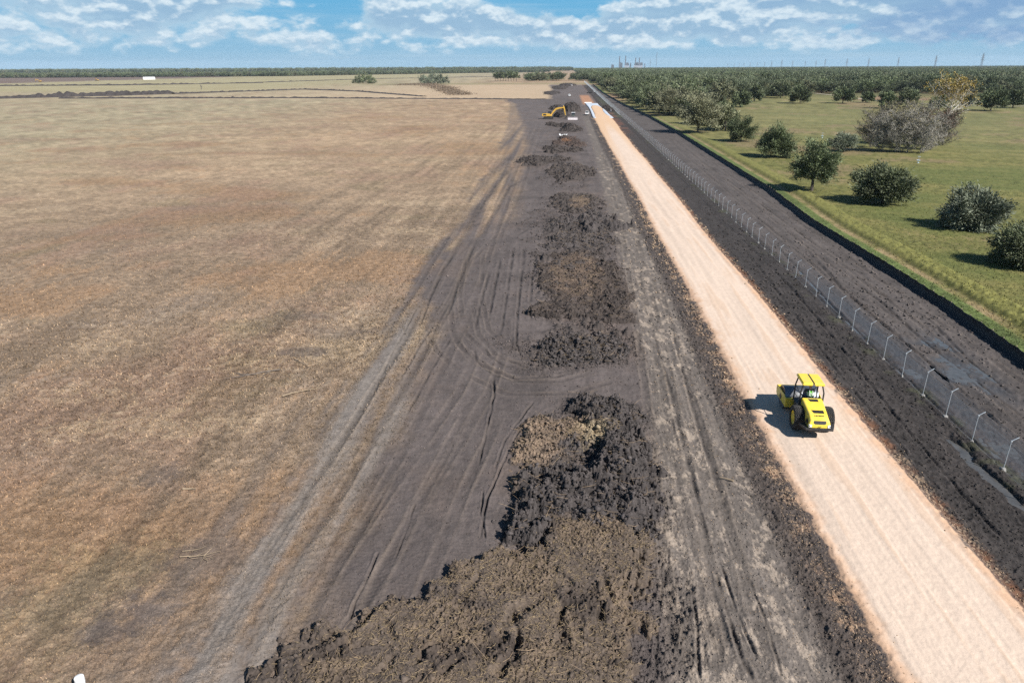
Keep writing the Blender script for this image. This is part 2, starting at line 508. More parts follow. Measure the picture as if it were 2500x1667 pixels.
TRACKS = [(px_line(p), g_, w_, d_) for p, g_, w_, d_ in [
    ([(470, 1568), (640, 1290), (800, 1040), (930, 830), (1030, 650), (1110, 480), (1175, 330), (1215, 240)], 1.0, 0.28, 1.0),
    ([(560, 1568), (720, 1300), (870, 1060), (985, 850), (1065, 690), (1120, 540), (1190, 380), (1240, 270)], 1.1, 0.30, 1.0),
    ([(380, 1568), (570, 1290), (740, 1030), (880, 820), (990, 640), (1080, 480), (1150, 330)], 0.9, 0.26, 1.1),
    ([(1010, 760), (1030, 800), (1090, 850), (1180, 890), (1300, 890), (1400, 860)], 1.1, 0.25, 1.0),
    ([(1060, 700), (1070, 770), (1110, 820), (1190, 855), (1300, 850)], 1.1, 0.22, 0.9),
    ([(1090, 580), (1080, 680), (1095, 760), (1150, 810), (1240, 830)], 1.1, 0.22, 0.9),
    ([(700, 1500), (860, 1250), (985, 1060), (1090, 900), (1130, 800)], 1.1, 0.30, 0.8),
    ([(840, 1568), (930, 1320), (1030, 1110), (1110, 950)], 1.1, 0.30, 0.7),
    ([(1060, 600), (1120, 540), (1200, 500), (1290, 480)], 1.2, 0.25, 1.0),
    ([(1090, 470), (1160, 400), (1230, 370)], 1.2, 0.3, 1.0),
    ([(1000, 560), (1090, 420), (1150, 330), (1190, 260)], 1.3, 0.4, -0.6),
    ([(1120, 560), (1180, 440), (1215, 350), (1245, 290)], 1.3, 0.35, 1.0),
    ([(1620, 1568), (1570, 1250), (1530, 1000), (1490, 760), (1450, 560), (1410, 400), (1370, 290)], 1.0, 0.25, 1.0),
    ([(1720, 1568), (1640, 1250), (1580, 1000), (1530, 800), (1480, 600)], 1.0, 0.25, 1.0),
    ([(2352, 1000), (2150, 830), (1950, 660), (1780, 520), (1600, 370), (1480, 265)], 1.0, 0.25, 1.1),
    ([(2352, 900), (2130, 740), (1930, 590), (1740, 455), (1580, 340)], 1.0, 0.25, 1.0),
    ([(1250, 350), (1150, 300), (1060, 282)], 1.2, 0.35, 1.0),
]]

LANES = [(px_line([(430, 1620), (590, 1300), (770, 1020), (910, 790), (980, 660)]), 0.95), (px_line([(545, 1620), (690, 1320), (850, 1040), (965, 840)]), 0.6)]

def road_edges(y):
    w = 0.35*np.sin(y*0.11)+0.25*np.sin(y*0.043+1.0)
    l = 12.85+0.2*np.sin(y*0.02)-0.5*sst(y, 200, 330)+0.25*w
    r = 19.95+0.3*w+0.9*sst(y, 250, 380)
    n = sst(y, 342, 372)
    return l+1.2*n, r-1.9*n

# trodden, churned ground round the heaps
CHURN = [(3.5, 23.5, 2.5, 6.0), (2.6, 37.0, 3.6, 9.0), (1.5, 55.0, 5.5, 5.0), (2.0, 75.0, 5.5, 16.0), (2.0, 107.0, 7.5, 24.0), (0.5, 160.0, 7.0, 18.0), (-5.0, 180.0, 8.0, 12.0), (-0.5, 205.0, 8.0, 12.0), (0.5, 230.0, 7.0, 18.0), (-1.0, 285.0, 9.0, 28.0), (-1.0, 390.0, 10.0, 60.0), (-8.0, 520.0, 10.0, 60.0)]

def gravel_dir(ax, ay, x, y):
    n = math.hypot(ax, ay); return (x*ax+y*ay)/n, (-x*ay+y*ax)/n

def ground_fields(x, y, fp):
    """height, albedo, wetness and surface class at points of the plain"""
    far = np.hypot(x, y)
    h = np.zeros_like(x)
    xl = np.interp(y, LY, LX); xs = np.interp(y, SY, SX)
    d = x-xl
    n_lo = fbm(x, y, 40.0, 4, 1, fp)
    n_md = fbm(x, y, 6.0, 4, 2, fp, 0.6)
    n_hi = fbm(x, y, 0.9, 4, 3, fp, 0.75)
    n_hi2 = fbm(x, y, 0.5, 3, 4, fp, 0.8)
    # ---------- dry field
    rows = fbm(x, y, 2.6, 4, 21, fp*0.5, 0.7, 1.0, 18.0)
    big = fbm(x, y, 55.0, 3, 22, fp, 0.55, 1.0, 0.8)
    org = fbm(x, y, 30.0, 3, 23, fp, 0.5, 1.3, 0.7)
    sp = speckle(x, y, fp, 5); sp2 = speckle(x, y, fp*2.2, 6)
    farm = sst(far, 60, 220)[:, None]
    base = (1-farm)*alb(150, 130, 110)+farm*alb(177, 152, 124)
    lft = (sst(-x, 60, 220)*sst(far, 90, 200))[:, None]
    base = base*(1-lft)+alb(174, 161, 132)*lft
    t = np.clip(0.5+0.9*n_md+0.5*n_hi, 0, 1)[:, None]
    fld = base*(0.86+0.28*t)
    t = sst(org+0.30*n_md+0.3*rows+0.15*sp, 0.12, 0.75)[:, None]*(1-0.5*sst(far, 250, 500))[:, None]
    fld = fld*(1-0.4*t)+0.4*t*alb(152, 116, 82)
    t = sst(fbm(x, y, 18.0, 3, 27, fp, 0.55, 1.0, 1.5)+0.4*n_md, 0.0, 0.7)[:, None]*0.4
    fld = fld*(1-t)+t*alb(150, 120, 104)
    t = sst(-org+0.35*n_md+0.4*n_hi, 0.35, 0.8)[:, None]
    fld = fld*(1-0.26*t)+0.26*t*alb(192, 172, 142)
    t = sst(fbm(x, y, 11.0, 3, 24, fp, 0.6)+0.4*n_hi, 0.42, 0.85)[:, None]*(1-0.7*farm)
    fld = fld*(1-0.22*t)+0.22*t*alb(122, 116, 112)
    t = sst(fbm(x, y, 16.0, 3, 25, fp, 0.6)+0.3*n_hi2, 0.45, 0.8)[:, None]
    fld = fld*(1-0.16*t)+0.16*t*alb(124, 120, 84)
    rw = (sst(x, -70, -25)*0.9+0.1)
    fld = fld*(1+0.24*(rows*rw)[:, None]+0.12*n_hi[:, None]+0.10*n_hi2[:, None]+0.22*sp[:, None]+0.11*sp2[:, None])
    fld *= (1+0.10*big)[:, None]
    t = (sst(y, 545, 565)*sst(-y, -1010, -990)*sst(x, -420, -60))[:, None]*0.75
    fld = fld*(1-t)+t*alb(206, 182, 152)*(1+0.08*rows+0.05*n_lo)[:, None]
    t = (sst(y, 700, 800)*(1-sst(x, -420, -250)))[:, None]*0.8
    fld = fld*(1-t)+t*alb(176, 166, 128)*(1+0.12*fbm(x, y, 60, 3, 26, fp, 0.6, 4.0, 0.5))[:, None]
    t = (sst(-x, 930, 1000)*sst(y, 1120, 1250)*(1-sst(y, 2600, 2700)))[:, None]
    fld = fld*(1-t)+t*alb(128, 110, 100)
    t = (sst(y, 1000, 1030)*(1-sst(y, 1080, 1130))*sst(x, -330, -250))[:, None]*0.7
    fld = fld*(1-t)+t*alb(150, 142, 104)
    # ---------- bare soil
    st = fbm(x, y, 1.4, 3, 31, fp, 0.65, 1.0, 16.0)
    soil = alb(105, 96, 93)*(1+0.13*n_md+0.10*n_hi+0.13*st+0.11*sp+0.06*sp2)[:, None]
    t = sst(fbm(x, y, 9.0, 4, 32, fp, 0.6, 1.0, 1.6), 0.05, 0.6)[:, None]
    soil = soil*(1-0.45*t)+0.45*t*alb(116, 102, 94)
    t = sst(fbm(x, y, 5.0, 4, 33, fp, 0.65)+0.35*n_hi, 0.40, 0.8)[:, None]
    soil = soil*(1-0.4*t)+0.35*t*alb(84, 77, 75)
    sf = sst(y, 80, 300)[:, None]
    soil = soil*(1+0.12*sf)
    # edge of the field: grass worn away in streaks along the haul direction
    trk = fbm(x, y, 1.9, 3, 34, fp, 0.6, 1.0, 22.0)
    wide = np.interp(y, [0, 58, 72, 90, 110, 185, 300, 540], [5.6, 6.5, 2.4, 2.4, 9.0, 10.0, 7.0, 3.0])
    dn = d+1.1*fbm(x, y, 7.0, 3, 35, fp, 0.6)
    m_in = np.maximum(sst(dn, -0.8, 0.9), 0.75*sst(dn, -4.5, 0.5)*(1-sst(y, 30, 60)))
    m_out = sst(dn, wide*0.55, wide*1.15)
    s_mix = np.clip(0.50+0.9*trk+0.25*n_hi, 0, 1)
    S = m_in*(m_out+(1-m_out)*s_mix)
    # scuffed bare patches out in the near field
    for cx, cy, rx, ry, a in [(-17.6, 23.0, 2.0, 1.6, 0.9), (-16.6, 27.3, 2.0, 2.2, 0.75), (-18.6, 21.8, 1.6, 1.0, 0.9), (-21.5, 53.0, 2.2, 1.0, 0.6), (-20.0, 58.0, 3.0, 2.0, 0.45), (-23.0, 34.0, 1.2, 1.5, 0.5), (-24.0, 62.0, 3.5, 1.5, 0.4)]:
        q = np.hypot((x-cx)/rx, (y-cy)/ry)+0.45*n_md+0.3*n_hi+0.15*sp
        S = np.maximum(S, 0.8*a*(1-sst(q, 0.45, 1.25)))
    # dusty lighter tracks at the very edge
    dust = band(d, -1.5, 4.2, 1.2)*(1-sst(y, 45, 75))*np.clip(0.55+0.9*trk, 0, 1)
    soil = soil*(1-0.55*dust[:, None])+0.55*dust[:, None]*alb(146, 136, 128)
    # ---------- haul track beside the road
    hl = np.interp(y, [0, 31, 47, 67, 131, 225, 420], [3.9, 4.9, 6.4, 6.8, 7.3, 7.9, 7.2])
    rl, rr = road_edges(y)
    edge_n = fbm(x, y, 1.5, 4, 41, fp, 0.65)
    ht = sst(x, hl-0.8, hl+0.8)*(1-sst(x, rl-2.2, rl-1.0))*(1-sst(y, 330, 420))
    hc = alb(120, 111, 104)*(1+0.16*fbm(x, y, 0.9, 3, 42, fp, 0.7, 1.0, 14.0)+0.14*n_hi+0.1*n_hi2+0.2*sp)[:, None]
    chalk = 0.8*fbm(x, y, 1.0, 5, 43, fp, 0.85, 1.0, 2.2)+0.5*fbm(x, y, 6.0, 2, 44, fp, 0.5, 0.6, 3.0)+0.40*sp
    t = sst(chalk+0.12, 0.25, 0.85)[:, None]
    hc = hc*(1-0.75*t)+0.72*t*alb(192, 175, 158)
    soil = soil*(1-ht[:, None])+hc*ht[:, None]
    crumb = band(x, rl-2.2, rl-0.1, 0.5)*(1-sst(y, 330, 420))
    cc = alb(84, 76, 72)*(1+0.2*n_hi+0.15*n_hi2+0.25*sp)[:, None]
    t = sst(edge_n+0.9*(x-rl+0.6)+0.5*n_hi2+0.5*sp, 0.0, 1.2)[:, None]
    cc = cc*(1-0.7*t)+0.7*t*alb(150, 112, 84)
    soil = soil*(1-0.9*crumb[:, None])+0.9*crumb[:, None]*cc
    # ---------- right of the road
    rb = sst(x, rr-0.2, rr+0.5)*(1-sst(x, 26.2, 27.4))
    rc = alb(68, 63, 61)*(1+0.25*sp[:, None][:, 0]+0.16*n_md+0.22*n_hi+0.22*n_hi2+0.2*fbm(x, y, 0.8, 3, 51, fp, 0.7, 1.0, 8.0))[:, None]
    rc = rc*(1-0.45*sst(y, 60, 260)[:, None])+0.45*sst(y, 60, 260)[:, None]*alb(80, 72, 68)
    t = (1-sst(x-rr+0.6*edge_n+0.25*sp, 0.0, 0.8))[:, None]
    rc = rc*(1-0.7*t)+0.7*t*alb(140, 98, 72)
    soil = soil*(1-rb[:, None])+rc*rb[:, None]
    ms = sst(x, 26.4, 27.4)*(1-sst(x, xs-0.3, xs+0.3))
    stx = fbm(x, y, 0.9, 4, 52, fp, 0.7, 1.0, 9.0)
    mc = alb(98, 91, 88)*(1+0.16*n_md+0.16*stx+0.1*n_hi+0.12*sp)[:, None]
    wetm = band(x, 25.9, 28.6, 0.8)*sst(y, 30, 36)*(1-sst(y, 66, 92))
    wetm = np.maximum(wetm, band(x, 27.0, 33.0, 1.0)*sst(y, 44, 50)*(1-sst(y, 58, 64))*sst(n_md, -0.35, 0.4))
    mc = mc*(1-0.75*wetm[:, None])+0.75*wetm[:, None]*alb(78, 78, 80)
    t = sst(fbm(x, y, 2.2, 4, 53, fp, 0.65, 1.0, 5.0), 0.25, 0.7)[:, None]
    mc = mc*(1-0.45*t)+0.45*t*alb(66, 62, 61)
    soil = soil*(1-ms[:, None])+mc*ms[:, None]
    # loose stone thrown off the road edges
    for e_, s_ in ((rl, -1), (rr, 1)):
        o_ = (x-e_)*s_
        t = (sst(o_, -0.3, 0.1)*(1-sst(o_, 0.3, 1.7 if s_ < 0 else 1.0))*sst(sp+0.5*edge_n+0.25*sp2, 0.15, 0.6)*(y < ROAD_END)*0.75)[:, None]
        soil = soil*(1-t)+t*alb(206, 176, 146)
    # faint weeds along the fence foot
    wd = band(x, 24.9, 26.6, 0.5)*sst(fbm(x, y, 2.5, 3, 54, fp, 0.6), 0.1, 0.6)
    wd = np.maximum(wd*0.6, band(x, 21.8, 26.0, 0.8)*sst(y, 330, 360)*(1-sst(y, 560, 600))*np.clip(0.6+n_md, 0, 1))
    soil = soil*(1-0.6*wd[:, None])+0.6*wd[:, None]*alb(92, 96, 66)
    # orange base material spread past the end of the road
    q = band(x, 10.0, 17.5, 1.2)*sst(y, 455, 480)*(1-sst(y, 600, 640))
    soil = soil*(1-0.85*q[:, None])+0.85*q[:, None]*alb(196, 146, 112)*(1+0.12*n_md)[:, None]
    q = band(x, 19.8, 23.5, 0.6)*sst(y, 240, 300)*(1-sst(y, 390, 410))*sst(n_md, -0.3, 0.3)*0.6
    soil = soil*(1-q[:, None])+q[:, None]*alb(132, 90, 72)
    soil_end = 1-sst(y+6*n_md, 985, 1010)
    S = S*soil_end
    col = fld*(1-S[:, None])+soil*S[:, None]
    # ---------- green side
    G = sst(x-xs, -0.15, 0.25)
    ux, uy = gravel_dir(0.93, -0.36, x, y)
    mow = fbm(ux, uy, 5.0, 4, 61, fp*0.5, 0.8, 12.0, 1.0)
    g = alb(118, 118, 66)*(1+0.15*n_hi+0.12*n_hi2+0.34*sp+0.2*sp2+0.10*mow)[:, None]
    t = sst(0.6*mow+0.5*n_md+0.4*sp+0.3*sp2, -0.2, 0.8)[:, None]
    g = g*(1-0.6*t)+0.6*t*alb(148, 136, 86)
    t = sst(fbm(x, y, 45.0, 3, 62, fp, 0.55), 0.0, 0.5)[:, None]
    g = g*(1-0.5*t)+0.5*t*alb(100, 112, 60)
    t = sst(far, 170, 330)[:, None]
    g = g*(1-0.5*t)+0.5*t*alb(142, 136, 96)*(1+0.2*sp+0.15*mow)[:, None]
    t = (sst(fbm(x, y, 50.0, 4, 63, fp, 0.6)+0.25*sp+sst(x, 120, 170)*(1-sst(y, 260, 330))*0.6, 0.30, 0.7))[:, None]
    g = g*(1-0.6*t)+0.6*t*alb(146, 124, 98)*(1+0.15*sp+0.15*mow)[:, None]
    dx = x-xs
    vg = (1-sst(dx, 2.5, 4.0))[:, None]
    g = g*(1-vg)+vg*alb(102, 116, 66)*(1+0.25*n_hi+0.2*n_md)[:, None]
    t = band(dx+0.25*n_md, 3.2, 4.3, 0.35)[:, None]*np.clip(0.65+0.9*n_md, 0, 1)[:, None]
    g = g*(1-0.8*t)+0.8*t*alb(168, 146, 112)
    t = band(dx+0.3*n_md, 4.7, 7.4, 0.5)[:, None]*(1-0.5*sst(y, 150, 260))[:, None]
    tg = fbm(x, y, 0.8, 4, 64, fp, 0.7)
    g = g*(1-0.8*t)+0.8*t*(alb(134, 132, 74)*(1+0.35*tg)[:, None])
    q = sst(far, 480, 560)[:, None]*sst(fbm(x, y, 90.0, 2, 65, fp), 0.0, 0.4)[:, None]
    g = g*(1-0.7*q)+0.7*q*alb(168, 128, 108)
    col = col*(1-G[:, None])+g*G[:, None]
    # beyond the far end of the strip everything on the left is field or wood floor
    wood = sst(x-40, 20, 60)*sst(far, 600, 700)
    col = col*(1-0.6*wood[:, None])+0.6*wood[:, None]*alb(84, 84, 58)
    # ---------- the road
    rm = sst(x-rl+0.22*edge_n, -0.06, 0.10)*(1-sst(x-rr+0.22*edge_n, -0.10, 0.06))*(1-sst(y+1.5*edge_n, ROAD_END-3, ROAD_END+1))
    tongue = np.hypot((x-16.6)/3.2, np.maximum(y-ROAD_END, 0)/50.0)
    rm = np.maximum(rm, (1-sst(tongue+0.12*edge_n, 0.92, 1.0))*(y > ROAD_END-5)*1.0)
    lanes = fbm(x+0.3*np.sin(y*0.05), y, 0.9, 3, 71, fp, 0.6, 1.0, 30.0)
    rcol = alb(235, 212, 192)*(1+0.13*lanes+0.02*n_md+0.02*n_hi2+0.08*sp)[:, None]
    t = (sst(lanes+0.3*n_md, 0.15, 0.7)*0.4)[:, None]
    rcol = rcol*(1-t)+t*alb(206, 172, 142)
    ed = np.minimum(x-rl, rr-x)+0.25*edge_n
    t = (1-sst(ed, 0.1, 0.9))[:, None]
    rcol = rcol*(1-0.6*t)+0.6*t*alb(216, 166, 124)
    t = (sst(y+0.0*x, 120, 300)*np.clip(0.35+0.45*(1-sst(np.abs(x-16.4), 0.8, 3.0))*-1+0.9*sst(np.abs(x-16.4), 0.6, 3.2)+sst(y, 235, 320), 0, 1))[:, None]
    rcol = rcol*(1-0.8*t)+0.8*t*alb(232, 192, 152)*(1+0.06*lanes)[:, None]
    col = col*(1-rm[:, None])+rcol*rm[:, None]
    # ---------- heights
    grassy = (1-S)*(1-G)+G
    h += grassy*(1-rm)*(0.05*n_hi+0.035*n_hi2+0.02*n_md)
    h += G*band(dx, 4.7, 7.4, 0.5)*(0.30+0.16*tg)*(1-sst(y, 200, 400))
    h += G*band(dx, 3.1, 4.4, 0.3)*-0.12
    rough = (1-grassy)*(1-rm)
    h += rough*(0.018*n_md+0.020*n_hi+0.016*n_hi2+0.02*st+0.010*sp*np.clip(fp/0.05, 1, 3))
    clod = np.maximum(0, fbm(x, y, 0.40, 4, 81, fp, 0.8)); clod2 = fbm(x, y, 1.6, 5, 84, fp, 0.75)*sst(y, 44, 60)
    h += rough*(rb*0.09+crumb*0.11+ht*0.03+ms*0.05)*clod
    for cx, cy, rx, ry in CHURN:
        q = np.hypot((x-cx)/rx, (y-cy)/ry)+0.4*n_md
        k = (1-sst(q, 0.75, 1.35))*(1-rm)*(1-sst(x, 6.0, 7.5))
        h += k*(0.16*clod+0.34*np.maximum(0, clod2))
        t = (k*np.clip(0.35+1.0*clod+0.9*clod2+0.4*sp, 0, 1)*0.75)[:, None]
        col = col*(1-t)+t*alb(80, 73, 70)
    h += rough*ms*0.05*stx
    h += rough*ht*(0.03*fbm(x, y, 0.8, 3, 42, fp, 0.7, 1.0, 14.0))
    cleat = np.sin(y*2*math.pi/0.22+2.0*fbm(x, y, 3.0, 2, 82))*np.clip(1.5-fp/0.06, 0, 1)
    h += rough*band(x, -10, 4, 2.0)*sst(fbm(x, y, 6.0, 2, 83, fp, 0.5, 0.35, 3.0), -0.1, 0.4)*0.008*cleat
    for pts, dep, w in RUTS:
        P = np.array(pts)
        sel = np.where((x > P[:, 0].min()-2) & (x < P[:, 0].max()+2) & (y > P[:, 1].min()-2) & (y < P[:, 1].max()+2))[0]
        if len(sel) == 0: continue
        wob = 0.16*perlin(x[sel]/0.7, y[sel]/1.1, 91)*w*3
        dd, tt = seg_dist(x[sel]+wob, y[sel]+wob*0.5, pts)
        ends = sst(tt, 0, 0.12)*(1-sst(tt, 0.88, 1.0))
        ir = np.clip(0.75+0.9*perlin(x[sel]/0.9, y[sel]/1.9, 92), 0, 1.4)
        we = np.maximum(0.6*w, 0.8*fp[sel])
        h[sel] += 0.55*dep*ends*ir*(-1.35*np.exp(-(dd/we)**2)+0.5*np.exp(-((dd-2.0*we)/we)**2))
        k = (0.7*ends*np.clip(ir, 0, 1)*np.exp(-(dd/we)**2)*S[sel])[:, None]
        col[sel] = col[sel]*(1-k)+k*alb(60, 56, 55)
    # broad dusty lanes worn along the edge of the field
    for pts, w in LANES:
        dd, tt = seg_dist(x+0.8*fbm(x, y, 9.0, 2, 97), y, pts)
        k = np.exp(-(dd/w)**4)*(1-sst(tt, 0.72, 1.0))*np.clip(0.75+0.5*trk+0.25*n_md+0.2*sp, 0, 1)*0.7*(1-rm)
        col = col*(1-k[:, None])+k[:, None]*alb(148, 139, 131)*(1+0.12*sp+0.08*n_hi)[:, None]
    # paired wheel and track marks pressed into the soil
    for pts, gap, w, dk in TRACKS:
        P = np.array(pts)
        sel = np.where((x > P[:, 0].min()-3) & (x < P[:, 0].max()+3) & (y > P[:, 1].min()-3) & (y < P[:, 1].max()+3))[0]
        if len(sel) == 0: continue
        dd, tt = seg_dist(x[sel]+0.10*perlin(x[sel]/2.5, y[sel]/6.0, 95), y[sel], pts)
        e = np.abs(dd-gap); we = np.maximum(w, 0.6*fp[sel])
        ends = sst(tt, 0, 0.06)*(1-sst(tt, 0.94, 1.0))*np.clip(0.65+0.7*perlin(x[sel]/2.0, y[sel]/9.0, 96), 0.1, 1.2)*np.clip(w/we, 0.3, 1)
        inn = np.exp(-(e/we)**4); rim = np.exp(-((e-1.35*we)/(0.35*we))**2)
        rib = 0.5+0.5*np.sign(np.sin(tt*len(pts)*0+ (y[sel]+0.6*np.abs(x[sel]))*2*math.pi/0.3))*np.clip(1.4-fp[sel]/0.07, 0, 1)
        bare = np.clip(S[sel]+0.35, 0, 1)*(1-rm[sel])*(1-G[sel])
        h[sel] += bare*ends*(-0.035*inn-0.012*inn*rib+0.025*rim)
        k = (bare*ends*(0.22*dk*inn+0.06*inn*rib))[:, None]
        col[sel] = col[sel]*(1-k)+k*alb(58, 52, 49)
        k = (bare*ends*rim*0.16)[:, None]
        col[sel] = col[sel]*(1-k)+k*alb(168, 150, 132)
    # water-filled ditch and soft wheel ruts by the fence
    ditch = band(x+0.35*n_md+0.2*edge_n, 24.35, 25.05, 0.22)*sst(y, 22, 24)*(1-sst(y, 40, 43))
    h -= 0.45*ditch
    h -= wetm*(0.12+0.10*n_md+0.07*stx)
    # road: a compacted bank with a lip of loose stone at its edges
    crown = 0.20+0.05*(1-((x-16.4)/3.6)**2)
    lip = np.exp(-((ed-0.25)/0.2)**2)*np.clip(0.5+edge_n, 0, 1.2)
    rmh = sst(x-rl, -0.8, 0.55)*(1-sst(x-rr, -0.45, 0.7))*sst(-y, -ROAD_END, -ROAD_END+3)
    rmh = np.maximum(rmh, rm*(y > ROAD_END-4))
    h = h*(1-rmh)+rmh*(crown+0.12*sst(y, 335, 345)+0.07*lip+0.026*lanes+0.006*n_hi+0.010*n_hi2)
    h += (y < ROAD_END)*np.exp(-((x-rr-0.75)/0.35)**2)*0.07*(1+edge_n)
    # narrow bank under the silt fence
    h += 0.10*np.exp(-((dx+0.6)/0.5)**2)*(y < 1000)
    col = np.clip(col, 0.012, 0.8)
    wet = np.clip(wetm*0.8+ditch*0.8, 0, 1)*(1-rm)
    cls = np.zeros(len(x), dtype=np.int32)                 # 0 field
    cls[(d+0.35*n_md > wide*0.45) & (soil_end > 0.5)] = 1   # soil
    cls[(x > xs)] = 2                                       # pasture
    cls[rm > 0.5] = 3                                       # road
    # where loose clods, stones and tufts lie
    loose = (rough*np.clip(rb*0.35+crumb*0.8+ht*0.18+ms*0.25+0.05*S*(x < hl), 0, 1))*(1-wetm)*(1-ditch)
    for cx, cy, rx, ry in CHURN:
        q = np.hypot((x-cx)/rx, (y-cy)/ry)+0.4*n_md
        loose = np.maximum(loose, (1-sst(q, 0.7, 1.35))*(1-rm)*(1-sst(x, 6.0, 7.5)))
    stone = np.exp(-((x-rl+0.5)/0.7)**2)+0.8*np.exp(-((x-rr-0.35)/0.45)**2)+0.10*ht
    stone = np.clip(stone, 0, 1)*(y < ROAD_END)
    tuft = (1-S)*(1-G)*(1-rm)+G*0.9
    return h, col, wet, cls, loose, stone, tuft

def build_ground():
    a_d = np.radians(np.concatenate([np.arange(-180, -54, 6.0), np.arange(-53.0, 44.0, 0.072), np.arange(46, 180, 6.0)]))
    r = [0.4, 4.0, 8.0, 11.0, 13.0]
    v = 14.5
    while v < 15000:
        r.append(v)
        v += min(max((v*v+CAM_H**2)/CAM_H*0.00112, 0.036), 0.10*v)
    r = np.array(r)
    nr, na = len(r), len(a_d)
    Rg, Ag = np.meshgrid(r, a_d, indexing='ij')
    x = (Rg*np.sin(Ag)).ravel(); y = (Rg*np.cos(Ag)).ravel()
    dr = np.gradient(r)
    fp = np.sqrt(np.maximum(dr, 0.03)*r*math.radians(0.072))
    fp = np.repeat(np.maximum(fp, 0.03), na)
    h, col, wet, cls, loose, stone, tuft = ground_fields(x, y, fp)
    h[Rg.ravel() < 13.5] = -0.02
    V = np.stack([x, y, h], 1)
    i = np.arange(nr-1)[:, None]; j = np.arange(na)[None, :]
    j2 = (j+1) % na
    F = np.stack([i*na+j, i*na+j2, (i+1)*na+j2, (i+1)*na+j], -1).reshape(-1, 4)[:, ::-1]
    fc = np.sort(cls[F], axis=1)
    fc = np.where((cls[F] == 3).sum(1) >= 2, 3, fc[:, 1])
    names = [('dry_field', mat_ground('dry_grass', 13.0, 0.42, 0.8, 12.0, 0.07)), ('bare_soil', mat_ground('dark_soil', 13.0, 0.24, 0.6, 11.0, 0.05)),
             ('pasture', mat_ground('mown_grass', 13.0, 0.38, 0.8, 11.0, 0.06)), ('gravel_road', mat_ground('crushed_limestone', 18.0, 0.14, 0.35, 20.0, 0.03, 0.95, 0.03))]
    for k, (nm, m) in enumerate(names):
        f = F[fc == k]
        u, inv = np.unique(f, return_inverse=True)
        o = mesh_np(nm, V[u], inv.reshape(-1, 4), False, m, None, {'albedo': col[u], 'wet': wet[u]})
        tag(o, kind='structure')
    # loose material: real clods, stones and grass tufts, thinning out with distance
    g = np.random.default_rng(21)
    rad = Rg.ravel()
    inside = (np.degrees(np.arctan2(x, y)) > -52) & (np.degrees(np.arctan2(x, y)) < 43) & (rad > 15)
    def lumps(name, prob, smin, k, rmax, colf, m, flat=0.75):
        sel = np.where(inside & (rad < rmax) & (g.uniform(0, 1, len(x)) < prob))[0]
        n = len(sel)
        s = np.clip(fp[sel]*k, smin, 0.20)*g.uniform(0.35, 1.0, n)**1.5
        c = np.stack([x[sel]+g.uniform(-1, 1, n)*fp[sel], y[sel]+g.uniform(-1, 1, n)*fp[sel], h[sel]+s*0.15], 1)
        U = np.array([[1, 0, 0], [0, 1, 0], [-1, 0, 0], [0, -1, 0], [0, 0, 1], [0, 0, -1]], dtype=float)
        a = g.uniform(0, 6.28, n)
        V = U[None]*(s[:, None]*g.uniform(0.6, 1.25, (n, 6)))[:, :, None]
        V[:, :, 2] *= flat
        V += g.normal(0, 0.18, (n, 6, 3))*s[:, None, None]
        ca, sa = np.cos(a)[:, None], np.sin(a)[:, None]
        V = np.stack([V[:, :, 0]*ca-V[:, :, 1]*sa, V[:, :, 0]*sa+V[:, :, 1]*ca, V[:, :, 2]], 2)+c[:, None]
        T = np.array([(0, 1, 4), (1, 2, 4), (2, 3, 4), (3, 0, 4), (1, 0, 5), (2, 1, 5), (3, 2, 5), (0, 3, 5)])
        F = (np.arange(n)[:, None, None]*6+T[None]).reshape(-1, 3)
        C = np.repeat(colf(sel, n), 6, 0)
        o = mesh_np(name, V.reshape(-1, 3), F, False, m, None, {'albedo': C, 'wet': np.zeros(n*6)})
        tag(o, kind='stuff')
    mc = mat_ground('loose_earth', 12.0, 0.2, 0.4, 12.0, 0.03)
    lumps('loose_clods', loose*0.30*(1-0.7*sst(rad, 60, 250)), 0.035, 1.1, 330, lambda s, n: np.clip(col[s]*g.uniform(0.6, 1.45, (n, 1)), 0.01, 0.5), mc)
    lumps('loose_stones', stone*0.16, 0.025, 0.75, 300, lambda s, n: alb(200, 172, 142)*g.uniform(0.45, 1.15, (n, 1)), mc)
    def tufts(name, sel, k, hmin, colf, lean=0.6):
        n = len(sel)
        w = np.clip(fp[sel]*0.7*k, 0.025, 0.08)*g.uniform(0.6, 1.3, n); L = np.clip(fp[sel]*1.3*k, hmin, 0.15)*g.uniform(0.4, 1.3, n)
        p = np.stack([x[sel]+g.uniform(-1, 1, n)*fp[sel]*1.5, y[sel]+g.uniform(-1, 1, n)*fp[sel]*1.5, h[sel]-0.01], 1)
        d = np.stack([g.normal(0, lean, n), g.normal(0, lean, n), np.ones(n)], 1); d /= np.linalg.norm(d, axis=1)[:, None]
        a = g.uniform(0, 6.28, n); s = np.stack([np.cos(a), np.sin(a), np.zeros(n)], 1)
        w = w[:, None]; L = L[:, None]
        V = np.stack([p-s*w*0.5, p+s*w*0.5, p+d*L+s*w*0.35, p+d*L-s*w*0.35], 1).reshape(-1, 3)
        C = np.repeat(np.clip(colf(sel, n), 0.01, 0.6), 4, 0)
        o = mesh_np(name, V, np.arange(n*4).reshape(-1, 4), False, mc, None, {'albedo': C, 'wet': np.zeros(n*4)})
        tag(o, kind='stuff')
    u = g.uniform(0, 1, len(x))
    mixc = lambda s, n: col[s]*g.uniform(0.58, 1.5, (n, 1))*np.array([1.0, 0.97, 0.9])
    tufts('dry_grass', np.where(inside & (rad < 260) & (u < 0.45*tuft*(1-sst(rad, 70, 200))) & (cls != 2) & (cls != 3))[0], 1.0, 0.07, mixc)
